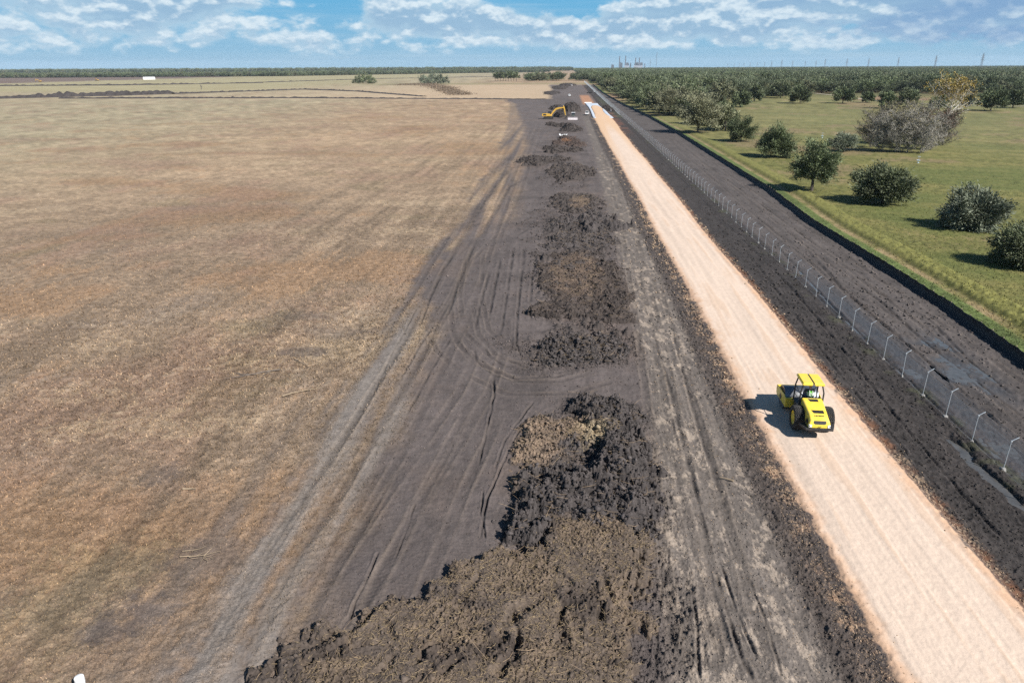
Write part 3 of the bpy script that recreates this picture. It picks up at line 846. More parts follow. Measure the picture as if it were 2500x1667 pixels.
    tufts('green_grass', np.where(inside & (rad < 330) & (u < 0.45*tuft*(1-sst(rad, 110, 320))) & (cls == 2))[0], 1.0, 0.07, mixc)
build_ground()

# standing water in the ditch and in the wheel ruts beside the fence
def mat_water():
    m = mat('muddy_water', alb(98, 97, 95), 0.18, 0, 0.2, 2.0, 0.05, 3.0, 0.5)
    return m
M_WATER = mat_water()
def puddle(x0, x1, y0, y1, z):
    b = MB(); n = 24
    top = [(x0+(x1-x0)*0.5+((x1-x0)*0.5)*math.cos(2*math.pi*k/n)*(1+0.1*math.sin(5*k)), (y0+y1)/2+((y1-y0)/2)*math.sin(2*math.pi*k/n), z) for k in range(n)]
    b.add(top, [tuple(range(n))])
    o = b.build('puddle', M_WATER)
    tag(o, kind='structure')
puddle(23.7, 25.6, 21.0, 44.0, -0.22)
puddle(25.4, 29.4, 32.0, 95.0, -0.15)
puddle(28.0, 34.0, 43.0, 65.0, -0.15)
# ------------------------------------------------------------------ heaps of dug soil
M_CLOD = mat_ground('dug_clay', 10.0, 0.28, 0.7, 9.0, 0.06, 0.9)
M_STRAW = mat('dry_straw', alb(180, 158, 126), 0.8, 0, 0.35, 3.0, 0, 1, 0.2)
M_ROOT = mat('dry_roots', alb(168, 146, 122), 0.85, 0, 0.35, 4.0, 0, 1, 0.2)

def sticks_mesh(name, P, length, width, m, parent, seed, tilt=0.35):
    """many thin three-sided splinters lying about the points P"""
    r = np.random.default_rng(seed)
    n = len(P)
    az = r.uniform(0, 2*math.pi, n); el = r.normal(0, tilt, n)
    L = length*r.uniform(0.35, 1.3, n)**1.3; W = width*r.uniform(0.6, 1.4, n)
    dx = np.stack([np.cos(az)*np.cos(el), np.sin(az)*np.cos(el), np.abs(np.sin(el))], 1)
    s = np.stack([-np.sin(az), np.cos(az), np.zeros(n)], 1)
    mid = P+dx*(L*0.5)[:, None]+s*(L*r.normal(0, 0.10, n))[:, None]
    end = P+dx*L[:, None]
    up = np.array([0, 0, 1.0])
    V = np.zeros((n, 9, 3)); 
    for k, (c, w) in enumerate(((P, 1.0), (mid, 0.9), (end, 0.5))):
        ww = (W*w)[:, None]
        V[:, k*3] = c+s*ww*0.5; V[:, k*3+1] = c-s*ww*0.5; V[:, k*3+2] = c+up*ww*0.8
    q = []
    for a in (0, 3):
        q += [(a, a+3, a+5, a+2), (a+1, a+2, a+5, a+4), (a, a+1, a+4, a+3)]
    q = np.array(q)
    F = (np.arange(n)[:, None, None]*9+q[None]).reshape(-1, 4)
    o = mesh_np(name, V.reshape(-1, 3), F, False, m, parent)
    return o

def make_pile(label, blobs, cell, amp, lam, cols, group='heaps of dug soil along the strip', name='soil_heap', cat='soil heap', flat=0.0,
              straw=0, roots=0, straw_at=None, cracks=(), seed=0, sod=None, strawlen=0.35, edge=0.25, lumpy=1.0, crumbs=1500, csize=1.0, grit=0.0):
    """blobs: (x, y, rx, ry, height, angle) - the plan of the heap"""
    cx = np.mean([b[0] for b in blobs]); cy = np.mean([b[1] for b in blobs])
    x0 = min(b[0]-max(b[2], b[3])*1.3 for b in blobs); x1 = max(b[0]+max(b[2], b[3])*1.3 for b in blobs)
    y0 = min(b[1]-max(b[2], b[3])*1.3 for b in blobs); y1 = max(b[1]+max(b[2], b[3])*1.3 for b in blobs)
    gx = np.arange(x0, x1, cell); gy = np.arange(y0, y1, cell)
    X, Y = np.meshgrid(gx, gy); sh = X.shape
    x = X.ravel(); y = Y.ravel()
    wx = x+lam*1.2*fbm(x, y, lam*4, 3, 100+seed); wy = y+lam*1.2*fbm(x, y, lam*4, 3, 140+seed)
    H = np.full_like(x, -1.0)
    for bx, by, rx, ry, hh, an in blobs:
        c, s = math.cos(R_(an)), math.sin(R_(an))
        u = ((wx-bx)*c+(wy-by)*s)/rx; v = (-(wx-bx)*s+(wy-by)*c)/ry
        q = np.sqrt(u*u+v*v)+0.26*fbm(x, y, 0.5*min(rx, ry)+0.8, 5, 320+seed, None, 0.65)
        prof = (1-sst(q, flat, 1.02)) if flat > 0 else np.clip(1-q*q, 0, 1)**0.8
        hb = np.where(q < 1.25, hh*prof-edge*sst(q, 0.92, 1.2), -1.0)
        H = np.maximum(H, hb)
    on = np.clip((H+0.02)/0.25, 0, 1)
    f1, f2, va = worley(x/lam, y/lam, 200+seed)
    l2 = lam*0.42
    g1, g2, vb = worley(x/l2+3.3, y/l2, 230+seed)
    lump = np.sqrt(np.clip(1-f1*f1*1.7, 0, 1))*(0.25+0.75*va)+0.42*np.sqrt(np.clip(1-g1*g1*1.7, 0, 1))*(0.2+0.8*vb)
    n1 = fbm(x, y, lam*2.2, 5, 260+seed, cell*1.0, 0.65)
    fine = fbm(x, y, lam*0.3, 3, 290+seed, cell*1.0, 0.8)
    sodm = np.zeros_like(x)
    if sod:
        for bx, by, rx, ry in sod:
            q = np.hypot((wx-bx)/rx, (wy-by)/ry)
            sodm = np.maximum(sodm, 1-sst(q+0.25*n1, 0.75, 1.05))
    k = 1-0.70*sodm
    ease = 1.0 if grit == 0 else 0.30+0.70*sst(fbm(x, y, 2.6, 3, 330+seed), -0.25, 0.35)
    h = H+on*ease*amp*(k*(0.75*lump-0.42)*lumpy+(1.15-0.85*lumpy)*n1*k+(0.34-0.18*lumpy)*fine)+on*ease*grit*(fine+0.6*fbm(x, y, lam*0.8, 4, 310+seed, cell, 0.8))
    dark = np.zeros_like(x)
    for pts, dep, w in cracks:
        dd, tt = seg_dist(x+0.22*perlin(x/0.8, y/0.8, 7), y+0.22*perlin(x/0.7, y/0.7, 8), pts)
        ir = np.clip(0.6+1.1*perlin(x/0.7, y/0.7, 9), 0, 1.3)
        h -= dep*ir*np.exp(-(dd/w)**2); h += 0.12*dep*ir*np.exp(-((dd-2.2*w)/(1.2*w))**2)
        dark = np.maximum(dark, ir*np.exp(-(dd/w)**2))
    black, pale, brown = [np.array(c) for c in cols]
    t = np.clip(0.5+0.8*n1+0.35*fine, 0, 1)[:, None]
    col = black*(1-0.6*t)+0.6*t*pale
    col = col*(0.86+0.28*vb[:, None])
    t = (np.clip(sodm*(0.75+0.5*n1+0.3*fine), 0, 1))[:, None]
    col = col*(1-t)+t*brown*(1+0.22*n1+0.22*fine)[:, None]
    t = (0.6*np.clip(dark, 0, 1))[:, None]
    col = col*(1-t)+t*black*0.85
    if grit > 0:
        t = ((1-(ease-0.3)/0.7)*0.55)[:, None]
        col = col*(1-t)+t*alb(104, 93, 85)*(1+0.2*fine)[:, None]
    if straw_at is not None:
        q = np.hypot((wx-straw_at[0])/straw_at[2], (wy-straw_at[1])/straw_at[3])+0.5*fine
        t = (0.85*(1-sst(q, 0.3, 1.0)))[:, None]
        col = col*(1-t)+t*alb(184, 166, 136)*(1+0.3*fine)[:, None]
    col = np.clip(col, 0.01, 0.7)
    keep = h > -0.16
    idx = np.arange(len(x)).reshape(sh)
    F = np.stack([idx[:-1, :-1], idx[:-1, 1:], idx[1:, 1:], idx[1:, :-1]], -1).reshape(-1, 4)
    F = F[keep[F].any(1)]
    u, inv = np.unique(F, return_inverse=True)
    V = np.stack([x[u]-cx, y[u]-cy, np.maximum(h[u], -0.3)], 1)
    wet = np.zeros(len(u))
    o = mesh_np(name, V, inv.reshape(-1, 4), False, M_CLOD, None, {'albedo': col[u], 'wet': wet})
    o.location = (cx, cy, 0)
    tag(o, label, cat, group)
    r = np.random.default_rng(500+seed)
    cand = np.where((h > 0.02) & (H > -0.1))[0]
    if crumbs:
        n = crumbs; p = r.choice(cand, n)
        s = np.minimum(0.012+cell*0.55*r.exponential(1.0, n)*csize, 0.20)
        U = np.array([[1, 0, 0], [0, 1, 0], [-1, 0, 0], [0, -1, 0], [0, 0, 1], [0, 0, -1]], dtype=float)
        Vc = U[None]*(s[:, None]*r.uniform(0.55, 1.3, (n, 6)))[:, :, None]+r.normal(0, 0.22, (n, 6, 3))*s[:, None, None]
        Vc[:, :, 2] *= 0.8
        Vc += np.stack([x[p]-cx+r.normal(0, cell, n), y[p]-cy+r.normal(0, cell, n), h[p]+s*0.25], 1)[:, None]
        T = np.array([(0, 1, 4), (1, 2, 4), (2, 3, 4), (3, 0, 4), (1, 0, 5), (2, 1, 5), (3, 2, 5), (0, 3, 5)])
        cc = np.repeat(np.clip(col[p]*r.uniform(0.6, 1.5, (n, 1)), 0.01, 0.6), 6, 0)
        tag(mesh_np('loose_clods', Vc.reshape(-1, 3), (np.arange(n)[:, None, None]*6+T[None]).reshape(-1, 3), False, M_CLOD, o, {'albedo': cc, 'wet': np.zeros(n*6)}), kind='stuff')
    if roots:
        p = r.choice(cand, roots)
        P = np.stack([x[p]-cx, y[p]-cy, h[p]+0.02], 1)
        tag(sticks_mesh('roots', P, 0.8, 0.02, M_ROOT, o, 600+seed), kind='stuff')
    if straw:
        w = 0.15+sodm[cand]
        if straw_at is not None:
            q = np.hypot((x[cand]-straw_at[0])/straw_at[2], (y[cand]-straw_at[1])/straw_at[3])
            w = w+5*(q < 1.1)
        p = r.choice(cand, straw, p=w/w.sum())
        P = np.stack([x[p]-cx, y[p]-cy, h[p]+0.015], 1)
        tag(sticks_mesh('straw', P, strawlen, 0.014, M_STRAW, o, 700+seed), kind='stuff')
    return o

BLK = (alb(68, 63, 62), alb(98, 91, 89), alb(132, 114, 98))
GRY = (alb(66, 59, 56), alb(94, 84, 78), alb(106, 91, 80))
BRN = (alb(64, 57, 54), alb(100, 88, 79), alb(116, 101, 87))
DST = (alb(68, 62, 60), alb(94, 86, 82), alb(114, 98, 86))

make_pile('broad mound of torn brown sod and straw nearest the camera, split by dark cracks',
          [(-5.2, 21.5, 6.6, 3.4, 0.42, 24), (-1.0, 25.3, 5.0, 3.2, 0.55, 20), (1.7, 28.3, 2.7, 3.0, 0.70, 0), (-2.2, 20.0, 4.7, 4.2, 0.5, 0), (0.7, 23.5, 2.9, 4.4, 0.42, 0), (-8.2, 19.8, 3.4, 2.0, 0.4, 20)],
          0.045, 0.27, 0.34, BRN, flat=0.86, straw=8000, roots=160, seed=1, strawlen=0.2, edge=0.2, lumpy=0.5, crumbs=9000, csize=0.9, grit=0.06,
          sod=[(2.2, 28.4, 2.9, 2.7), (-2.4, 26.2, 4.2, 2.1), (-6.0, 22.6, 4.0, 1.7), (1.2, 21.0, 2.9, 2.6), (3.2, 24.6, 1.6, 2.6), (-2.2, 19.4, 3.0, 1.8), (-1.0, 23.4, 2.0, 1.4), (-7.5, 20.2, 2.6, 0.9)],
          cracks=[(px_line(p), d, w) for p, d, w in [
              ([(965, 1322), (900, 1385), (850, 1425), (800, 1468)], 0.75, 0.17), ([(850, 1425), (735, 1492), (640, 1528), (625, 1568)], 0.5, 0.14), ([(1150, 1268), (1060, 1296), (965, 1322)], 0.5, 0.15),
              ([(1228, 1238), (1205, 1265), (1188, 1300)], 1.0, 0.26), ([(880, 1440), (912, 1482)], 0.45, 0.11), ([(905, 1525), (870, 1568)], 0.45, 0.12), ([(1170, 1425), (1195, 1490), (1145, 1568)], 0.6, 0.18),
              ([(1050, 1475), (985, 1508), (950, 1535)], 0.45, 0.13), ([(1300, 1380), (1280, 1440), (1290, 1480)], 0.4, 0.13), ([(1100, 1340), (1060, 1400), (1010, 1430)], 0.25, 0.10), ([(1380, 1330), (1400, 1400), (1360, 1470)], 0.3, 0.12),
              ([(700, 1545), (780, 1500), (870, 1490)], 0.35, 0.10), ([(1250, 1500), (1330, 1480), (1400, 1500)], 0.25, 0.10), ([(1010, 1568), (1060, 1530), (1110, 1525)], 0.3, 0.1), ([(1230, 1400), (1180, 1430), (1150, 1490)], 0.4, 0.2)]])
make_pile('heap of black clay clods beside the haul track, pale straw clump in its middle',
          [(3.2, 41.8, 2.5, 3.8, 1.0, 0), (1.8, 43.6, 1.3, 1.2, 0.7, 0), (3.6, 36.0, 2.2, 5.0, 1.05, 0), (0.2, 32.6, 3.2, 3.6, 0.85, 10), (2.6, 31.6, 2.8, 2.6, 0.9, 0), (-1.6, 30.0, 1.8, 2.2, 0.55, 0), (-1.0, 38.6, 2.1, 4.6, 0.35, 0), (1.2, 40.0, 2.0, 2.2, 0.45, 0)],
          0.045, 0.66, 0.52, BLK, straw=1800, roots=260, seed=2, strawlen=0.22, crumbs=9000, csize=1.7, straw_at=(2.1, 39.6, 1.6, 1.3), flat=0.35,
          sod=[(-1.3, 39.0, 1.8, 3.8), (0.6, 40.6, 1.6, 1.8), (-2.5, 36.0, 0.8, 3.0)])
make_pile('low heap of dark churned clods with straw in the middle of the track curves',
          [(0.8, 54.6, 2.6, 2.2, 0.85, 0), (3.0, 56.0, 2.6, 2.6, 0.45, 0), (-0.4, 52.6, 1.8, 1.5, 0.3, 0), (2.6, 53.0, 2.0, 1.2, 0.3, 0)],
          0.06, 0.70, 0.62, BLK, straw=300, roots=160, seed=3, crumbs=4000, csize=1.5)
make_pile('wide flat sod platform with straw bits and dark clods along its right edge',
          [(1.8, 76.0, 4.5, 13.5, 0.22, 0), (4.8, 72.0, 1.8, 9.5, 0.5, 0), (-0.6, 64.6, 2.6, 2.2, 0.45, 20), (4.4, 63.0, 2.4, 1.8, 0.3, 0)],
          0.08, 0.50, 0.70, GRY, straw=420, roots=240, seed=4, crumbs=5000, flat=0.8, sod=[(1.6, 77.0, 3.4, 10.5)], strawlen=0.6)
make_pile('black clod spread behind the sod platform, fanning towards the field',
          [(1.8, 94.0, 4.8, 5.0, 0.42, 0), (-1.4, 91.0, 2.2, 2.2, 0.2, 0), (5.6, 95.5, 2.0, 4.0, 0.25, 0)],
          0.09, 0.75, 0.95, BLK, roots=160, seed=5, straw=160, strawlen=0.7)
make_pile('tallest black clay heap of the middle row, beside the haul track',
          [(4.8, 106.0, 4.0, 6.5, 1.05, 0), (1.0, 104.0, 3.6, 5.0, 0.6, 0), (-1.2, 101.5, 1.6, 2.0, 0.4, 0)],
          0.10, 0.95, 1.1, BLK, roots=170, seed=6)
make_pile('brown-black heap of clods and straw just behind the tallest black heap',
          [(0.8, 121.0, 3.4, 9.0, 0.4, 0), (3.4, 124.0, 3.6, 8.0, 0.4, 0), (-0.6, 128.0, 1.8, 3.0, 0.5, 0)],
          0.11, 0.75, 1.05, DST, roots=140, seed=7, straw=260, strawlen=0.8, sod=[(2.8, 122.0, 1.6, 6.0)])
make_pile('oval flat-topped dark heap with a sharp cut rim',
          [(0.9, 160.0, 4.7, 12.5, 0.8, 0)], 0.14, 0.8, 1.2, DST, roots=120, seed=8, flat=0.7, straw=120, strawlen=0.9)
make_pile('dark heap pushed out into the tyre tracks, left of the row of heaps',
          [(-7.6, 179.5, 3.9, 8.5, 1.0, 0), (-2.4, 182.0, 4.5, 5.0, 0.4, 0)], 0.16, 0.85, 1.3, DST, roots=90, seed=9)
make_pile('low dark heap of roots behind the oval heap', [(-3.0, 205.0, 2.9, 7.0, 1.0, 0), (1.8, 206.0, 2.8, 5.0, 0.45, 0)], 0.2, 0.8, 1.0, DST, roots=70, seed=10)
make_pile('reddish brown heap of loose earth just in front of the white sheet', [(0.6, 232.0, 3.2, 12.0, 0.85, 0), (-1.8, 226.0, 2.4, 7.0, 0.7, 0), (3.0, 222.0, 2.2, 8.0, 0.7, 0)],
          0.22, 0.75, 1.1, (alb(74, 66, 63), alb(100, 84, 76), alb(138, 104, 80)), roots=50, seed=11, sod=[(-0.6, 229.0, 1.8, 6.0)])
make_pile('pointed round black heap standing alone in front of the bulldozer', [(1.4, 277.0, 3.0, 7.0, 2.2, 0), (1.4, 276.0, 4.2, 9.0, 0.6, 0)], 0.25, 0.65, 1.1, DST, seed=12)
make_pile('small dark debris heap below the excavator, near the field side', [(-6.0, 300.0, 2.0, 6.0, 0.9, 0), (-2.2, 294.0, 1.8, 7.0, 0.6, 0)], 0.28, 0.7, 1.2, DST, seed=13)
make_pile('round black heap under the raised excavator boom', [(-2.4, 352.0, 3.5, 8.0, 2.6, 0)], 0.3, 0.8, 1.3, DST, seed=14)
make_pile('large dark heap behind the excavator arm, biggest of the far heaps', [(2.2, 396.0, 4.2, 11.0, 4.2, 0)], 0.33, 1.0, 1.5, DST, seed=15)
make_pile('long low dark heap behind the excavator boom', [(-5.4, 412.0, 4.2, 9.0, 2.2, 0)], 0.35, 0.9, 1.5, DST, seed=16)
make_pile('low dark heap by the fence, right of the road end', [(22.2, 425.0, 1.4, 14.0, 1.3, 0), (23.8, 405.0, 1.3, 12.0, 0.9, 0)], 0.35, 0.7, 1.4, DST, seed=17)
make_pile('long low far heap on the field side, beyond the parked white car', [(-9.0, 850.0, 7.0, 60.0, 1.6, 0), (-14.0, 680.0, 6.0, 50.0, 1.0, 0)], 0.8, 0.9, 3.0, DST, seed=18)
make_pile('dark heap at the far end of the strip behind the machine', [(0.0, 960.0, 10.0, 40.0, 2.4, 0)], 0.8, 1.0, 3.0, DST, seed=19)

# ------------------------------------------------------------------ berms across the left field
def berm(label, pts, width, height, cell, seed, name='earth_berm'):
    pts = [np.array(p, dtype=float) for p in pts]
    V = []; n = 9; C = []
    r = np.random.default_rng(seed)
    segs = []
    for a, b in zip(pts[:-1], pts[1:]):
        k = max(2, int(np.hypot(*(b-a))/cell))
        segs += [a+(b-a)*t for t in np.arange(k)/k]
    segs.append(pts[-1]); S = np.array(segs)
    T = np.gradient(S, axis=0); T /= np.linalg.norm(T, axis=1)[:, None]
    Nn = np.stack([-T[:, 1], T[:, 0]], 1)
    m = len(S)
    hh = np.interp(np.linspace(0, 1, m), np.linspace(0, 1, len(height)), height)*(1+0.5*r.normal(0, 0.5, m).clip(-1, 1))
    ww = np.interp(np.linspace(0, 1, m), np.linspace(0, 1, len(width)), width)
    for k in range(n):
        u = k/(n-1)*2-1
        z = hh*(1-u*u)+r.normal(0, 0.12, m)*(1-abs(u))-0.05
        P = S+Nn*(u*ww*0.5)[:, None]+r.normal(0, 0.1, (m, 2))*(1-abs(u))
        V.append(np.stack([P[:, 0], P[:, 1], z], 1))
    V = np.stack(V, 1).reshape(-1, 3)
    c = S.mean(0)
    V[:, :2] -= c
    i = np.arange(m-1)[:, None]; j = np.arange(n-1)[None]
    F = np.stack([i*n+j, (i+1)*n+j, (i+1)*n+j+1, i*n+j+1], -1).reshape(-1, 4)
    col = alb(80, 74, 72)*(1+0.2*r.normal(0, 1, (len(V), 1)).clip(-1.5, 1.5))
    o = mesh_np(name, V, F, False, M_CLOD, None, {'albedo': col, 'wet': np.zeros(len(V))})
    o.location = (c[0], c[1], 0)
    tag(o, label, 'earth bank', 'earth banks across the left field')
berm('thick dark bank of dug earth across the left field, ending near the dead tree', [at(-60, 243), at(180, 236), at(300, 233), at(420, 229)], [5, 22, 26, 20], [1.0, 3.0, 3.4, 2.6], 2.0, 1)
berm('thin dark bank continuing from the thick one and running down to the long straight bank', [at(422, 230), at(600, 224), at(745, 219), at(880, 224), at(1035, 236)], [8, 6, 6, 9, 7], [1.2, 1.1, 1.0, 0.7, 0.5], 2.0, 2)
berm('long straight thin dark bank nearest the camera, across the whole left field', [at(150, 241), at(700, 240), at(1330, 243)], [8, 7, 9], [1.0, 0.9, 0.4], 2.0, 3)
berm('faint straight dark bank behind the dead tree, farther out', [at(-60, 211), at(300, 209), at(640, 203)], [8, 10, 9], [1.6, 1.8, 1.4], 4.0, 4)
berm('faint bank in front of the far left woods, passing behind the two round tree clumps', [at(640, 202), at(900, 193.5), at(1260, 186.5)], [8, 8, 8], [1.2, 1.0, 1.0], 6.0, 5)
# ------------------------------------------------------------------ trees
def mat_leaf(name, c, var=0.35, trans=0.12):
    m = bpy.data.materials.new(name); m.use_nodes = True
    nt = m.node_tree; N, L = nt.nodes, nt.links
    b = N['Principled BSDF']
    b.inputs['Roughness'].default_value = 0.6
    b.inputs['Specular IOR Level'].default_value = 0.3
    at_ = N.new('ShaderNodeAttribute'); at_.attribute_name = 'albedo'
    oi = N.new('ShaderNodeObjectInfo')
    r = N.new('ShaderNodeMapRange'); r.inputs[3].default_value, r.inputs[4].default_value = 0.72, 1.22
    L.new(oi.outputs['Random'], r.inputs[0])
    mu = N.new('ShaderNodeVectorMath'); mu.operation = 'SCALE'
    L.new(at_.outputs['Color'], mu.inputs[0]); L.new(r.outputs[0], mu.inputs['Scale'])
    L.new(mu.outputs[0], b.inputs['Base Color'])
    return m
M_LEAF = mat_leaf('foliage', None)
M_BARK = mat('bark', (0.075, 0.062, 0.052), 0.9, 0, 0.3, 3.0)
M_GREYBARK = mat('grey_twigs', (0.25, 0.235, 0.20), 0.9, 0, 0.35, 2.0)
M_WHITEBARK = mat('white_bark', (0.50, 0.47, 0.42), 0.8, 0, 0.3, 1.5)

def crown_data(seed, r, zc, zr, nl, n, ls, lw, col, colvar, base_z=1.2, lowest=-0.75, inner=0.42, up=0.25, lump=0.28):
    """leaf sprays along limbs that radiate from the trunk to an uneven envelope; returns leaves and limb lines"""
    g = np.random.default_rng(seed)
    # limb directions
    z = g.uniform(lowest, 1.0, nl); a = g.uniform(0, 2*math.pi, nl)
    q = np.sqrt(np.maximum(0, 1-z*z))
    D = np.stack([q*np.cos(a), q*np.sin(a), z], 1)
    rad = 1+lump*g.normal(0, 1, nl).clip(-1.6, 1.4)
    E = np.stack([D[:, 0]*r*rad, D[:, 1]*r*rad, zc+D[:, 2]*zr*rad], 1)
    E[:, 2] = np.maximum(E[:, 2], 0.35)
    S = np.zeros((nl, 3)); S[:, 2] = base_z+g.uniform(0, 1, nl)*max(0.1, zc*0.5)
    M = S+(E-S)*0.5; M[:, 2] += up*np.linalg.norm(E-S, axis=1)*0.35
    wl = g.exponential(1.0, nl)+0.25; li = g.choice(nl, n, p=wl/wl.sum())
    t = inner+(1-inner)*g.uniform(0, 1, n)**0.6
    def bez(li, t):
        t = t[:, None]
        return S[li]*(1-t)**2+2*M[li]*t*(1-t)+E[li]*t*t
    P = bez(li, t)
    tan = bez(li, np.minimum(t+0.05, 1.05))-P
    tan /= np.linalg.norm(tan, axis=1)[:, None]+1e-6
    P = P+g.normal(0, 1, (n, 3))*(0.13*r*np.sqrt(t))[:, None]*np.array([1, 1, 0.8])
    P[:, 2] = np.maximum(P[:, 2], 0.15)
    d = tan+g.normal(0, 0.45, (n, 3)); d /= np.linalg.norm(d, axis=1)[:, None]
    s = np.cross(d, g.normal(0, 1, (n, 3))); s /= np.linalg.norm(s, axis=1)[:, None]+1e-6
    L = ls*g.uniform(0.5, 1.3, n)[:, None]; W = lw*g.uniform(0.6, 1.3, n)[:, None]
    V = np.stack([P, P+d*L*0.45+s*W*0.5, P+d*L, P+d*L*0.5-s*W*0.5], 1)
    c = np.array(col)*(1+colvar*g.normal(0, 1, (n, 1))).clip(0.4, 1.8)
    limbv = (1+0.22*g.normal(0, 1, nl))[li][:, None].clip(0.6, 1.5)
    c = c*limbv
    C = np.repeat(c[:, None], 4, 1)
    F = np.arange(n*4).reshape(-1, 4)
    return V.reshape(-1, 3), F, C.reshape(-1, 3), (S, M, E)

def limb_mesh(name, S, M, E, m, parent, tr, th, zr0=0.0, nlim=40, rad=0.09, seed=0, twigs=0, twr=0.02, twl=1.5):
    b = MB()
    b.tube([(0, 0, -0.2), (0.05*tr, 0, th*0.5), (0, 0.1*tr, th)], [tr*1.25, tr, tr*0.75], 8)
    g = random.Random(seed)
    for i in range(min(nlim, len(S))):
        b.tube([S[i], M[i]*0.5+S[i]*0.25+E[i]*0.25, E[i]], [rad, rad*0.6, rad*0.22], 4, caps=False)
    return b.build(name, m, parent)

G_DARK = (0.104, 0.128, 0.062)
G_MID = (0.124, 0.146, 0.076)
G_GREY = (0.148, 0.168, 0.116)
G_OLIVE = (0.205, 0.205, 0.124)

def tree_proto(label, seed, r, h, n, ls, lw, col, loc, nl=70, lowest=-0.6, zfrac=0.52, th=1.8, name='orchard_tree', cat='tree', group=None, lump=0.28, tr=0.28, inner=0.42, up=0.25, colvar=0.12, limbs=36, bark=None, rad=0.09):
    t = thing(name, label, cat, loc, 0, group)
    zc = h*zfrac
    V, F, C, (S, M, E) = crown_data(seed, r, zc, h-zc, nl, n, ls, lw, col, colvar, th*0.7, lowest, inner, up, lump)
    o = mesh_np('crown', V, F, False, M_LEAF, t, {'albedo': C})
    limb_mesh('trunk', S, M, E, bark or M_BARK, t, tr, th, 0, limbs, rad, seed)
    return t

def size_at(px, py, wpx):
    x, y = at(px, py)
    z = (Vector((x, y, 0))-Vector((0, 0, CAM_H))).dot(_F)
    return x, y, wpx*z/FPX

def gtree(label, px, py, wpx, hfrac, seed, col, n=7000, **kw):
    x, y, w = size_at(px, py, wpx)
    r = w/2
    k = dict(ls=0.085*r+0.12, lw=0.022*r+0.04)
    k['ls'] = kw.pop('ls', k['ls']); k['lw'] = kw.pop('lw', k['lw'])
    return tree_proto(label, seed, r*0.74, w*hfrac*0.86, int(n*1.9), k['ls'], k['lw'], col, (x, y, 0), group=kw.pop('group', 'trees standing in the pasture'), **kw)

t1 = gtree('leaning dark green tree close to the silt fence, tall crown on a visible trunk', 1981, 466, 112, 1.12, 31, G_DARK, 12000, nl=150, lowest=-0.55, th=2.6, zfrac=0.56)
t2 = gtree('broad round dark green tree in mid pasture, second of the four near ones', 2152, 496, 148, 0.62, 32, G_MID, 13000, nl=180, lowest=-0.62, zfrac=0.52, th=1.4)
t3 = gtree('grey-green bushy tree with wispy upright tips, third of the four near ones', 2372, 558, 150, 0.66, 33, G_GREY, 13000, nl=180, lowest=-0.8, zfrac=0.48, th=1.0)
t4 = gtree('dark round tree cut off by the right photo edge, nearest of all trees', 2492, 648, 150, 0.66, 34, G_MID, 13000, nl=170, lowest=-0.8, zfrac=0.48, th=1.0)
t5 = gtree('dark green rounded tree left of the leaning one, near the silt fence', 1892, 384, 98, 0.80, 35, G_DARK, 9000, nl=120, lowest=-0.8, th=1.0)
t6 = gtree('round dark green tree just in front of the two pale bushy trees', 1808, 346, 76, 0.86, 36, G_DARK, 8000, nl=110, lowest=-0.8, th=1.0)
t7 = gtree('pale grey-green rounded bush between the leaning tree and the bare thicket', 2056, 370, 72, 0.68, 37, G_GREY, 8000, nl=70, lowest=-0.7, name='bush', cat='bush')
t8 = gtree('biggest pale olive bushy tree with upright brushy branches', 1703, 325, 106, 0.98, 38, G_OLIVE, 13000, nl=130, lowest=-0.4, inner=0.25, up=0.7, zfrac=0.46)
t9 = gtree('tall narrow dark tree right behind the biggest pale bushy tree', 1765, 316, 58, 1.25, 39, G_DARK, 8000, nl=70)
t10 = gtree('smaller pale olive bushy tree, left of the biggest one', 1633, 283, 76, 0.92, 40, G_OLIVE, 11000, nl=110, lowest=-0.4, inner=0.25, up=0.7, zfrac=0.46)
SP = 'scattered trees in the open pasture'
for i, (lb, px, py, w, hf, c) in enumerate([
    ('dark spreading tree at the left end of the row by the pale path', 1953, 253, 56, 0.72, G_DARK),
    ('dark spreading tree beside the pale path, second in the row', 2057, 253, 58, 0.66, G_DARK),
    ('tiny dark tree on a thin trunk just in front of the pale path', 2117, 251, 30, 0.85, G_DARK),
    ('small round dark tree with a clear trunk, in front of the pale path', 2164, 265, 42, 0.98, G_DARK),
    ('wide dark tree right of the small round one, before the pale path', 2215, 262, 58, 0.74, G_MID),
    ('dark tree half hidden behind the yellow-leaved sycamore', 2290, 266, 40, 0.80, G_DARK),
    ('small grey-green leaning tree just right of the sycamore', 2357, 262, 34, 0.95, G_GREY),
    ('big wide dark tree at the right end of the row by the pale path', 2418, 271, 76, 0.72, G_DARK),
    ('leaning dark tree by the right photo edge, on a slanting trunk', 2472, 264, 48, 0.90, G_DARK),
    ('round dark tree standing alone behind the narrow dark tree', 1807, 262, 44, 0.88, G_DARK),
    ('dark tree behind and right of the lone round one', 1841, 248, 38, 1.00, G_MID),
    ('dark round tree at the wood edge above the pale bushy trees', 1730, 232, 48, 0.86, G_DARK),
    ('dark tree at the left end of the open pasture, before the wood', 1905, 240, 54, 0.80, G_MID)]):
    gtree(lb, px, py, w, hf, 50+i, c, 4200, nl=80, lowest=-0.6, group=SP, ls=1.0, lw=0.45, th=2.0)

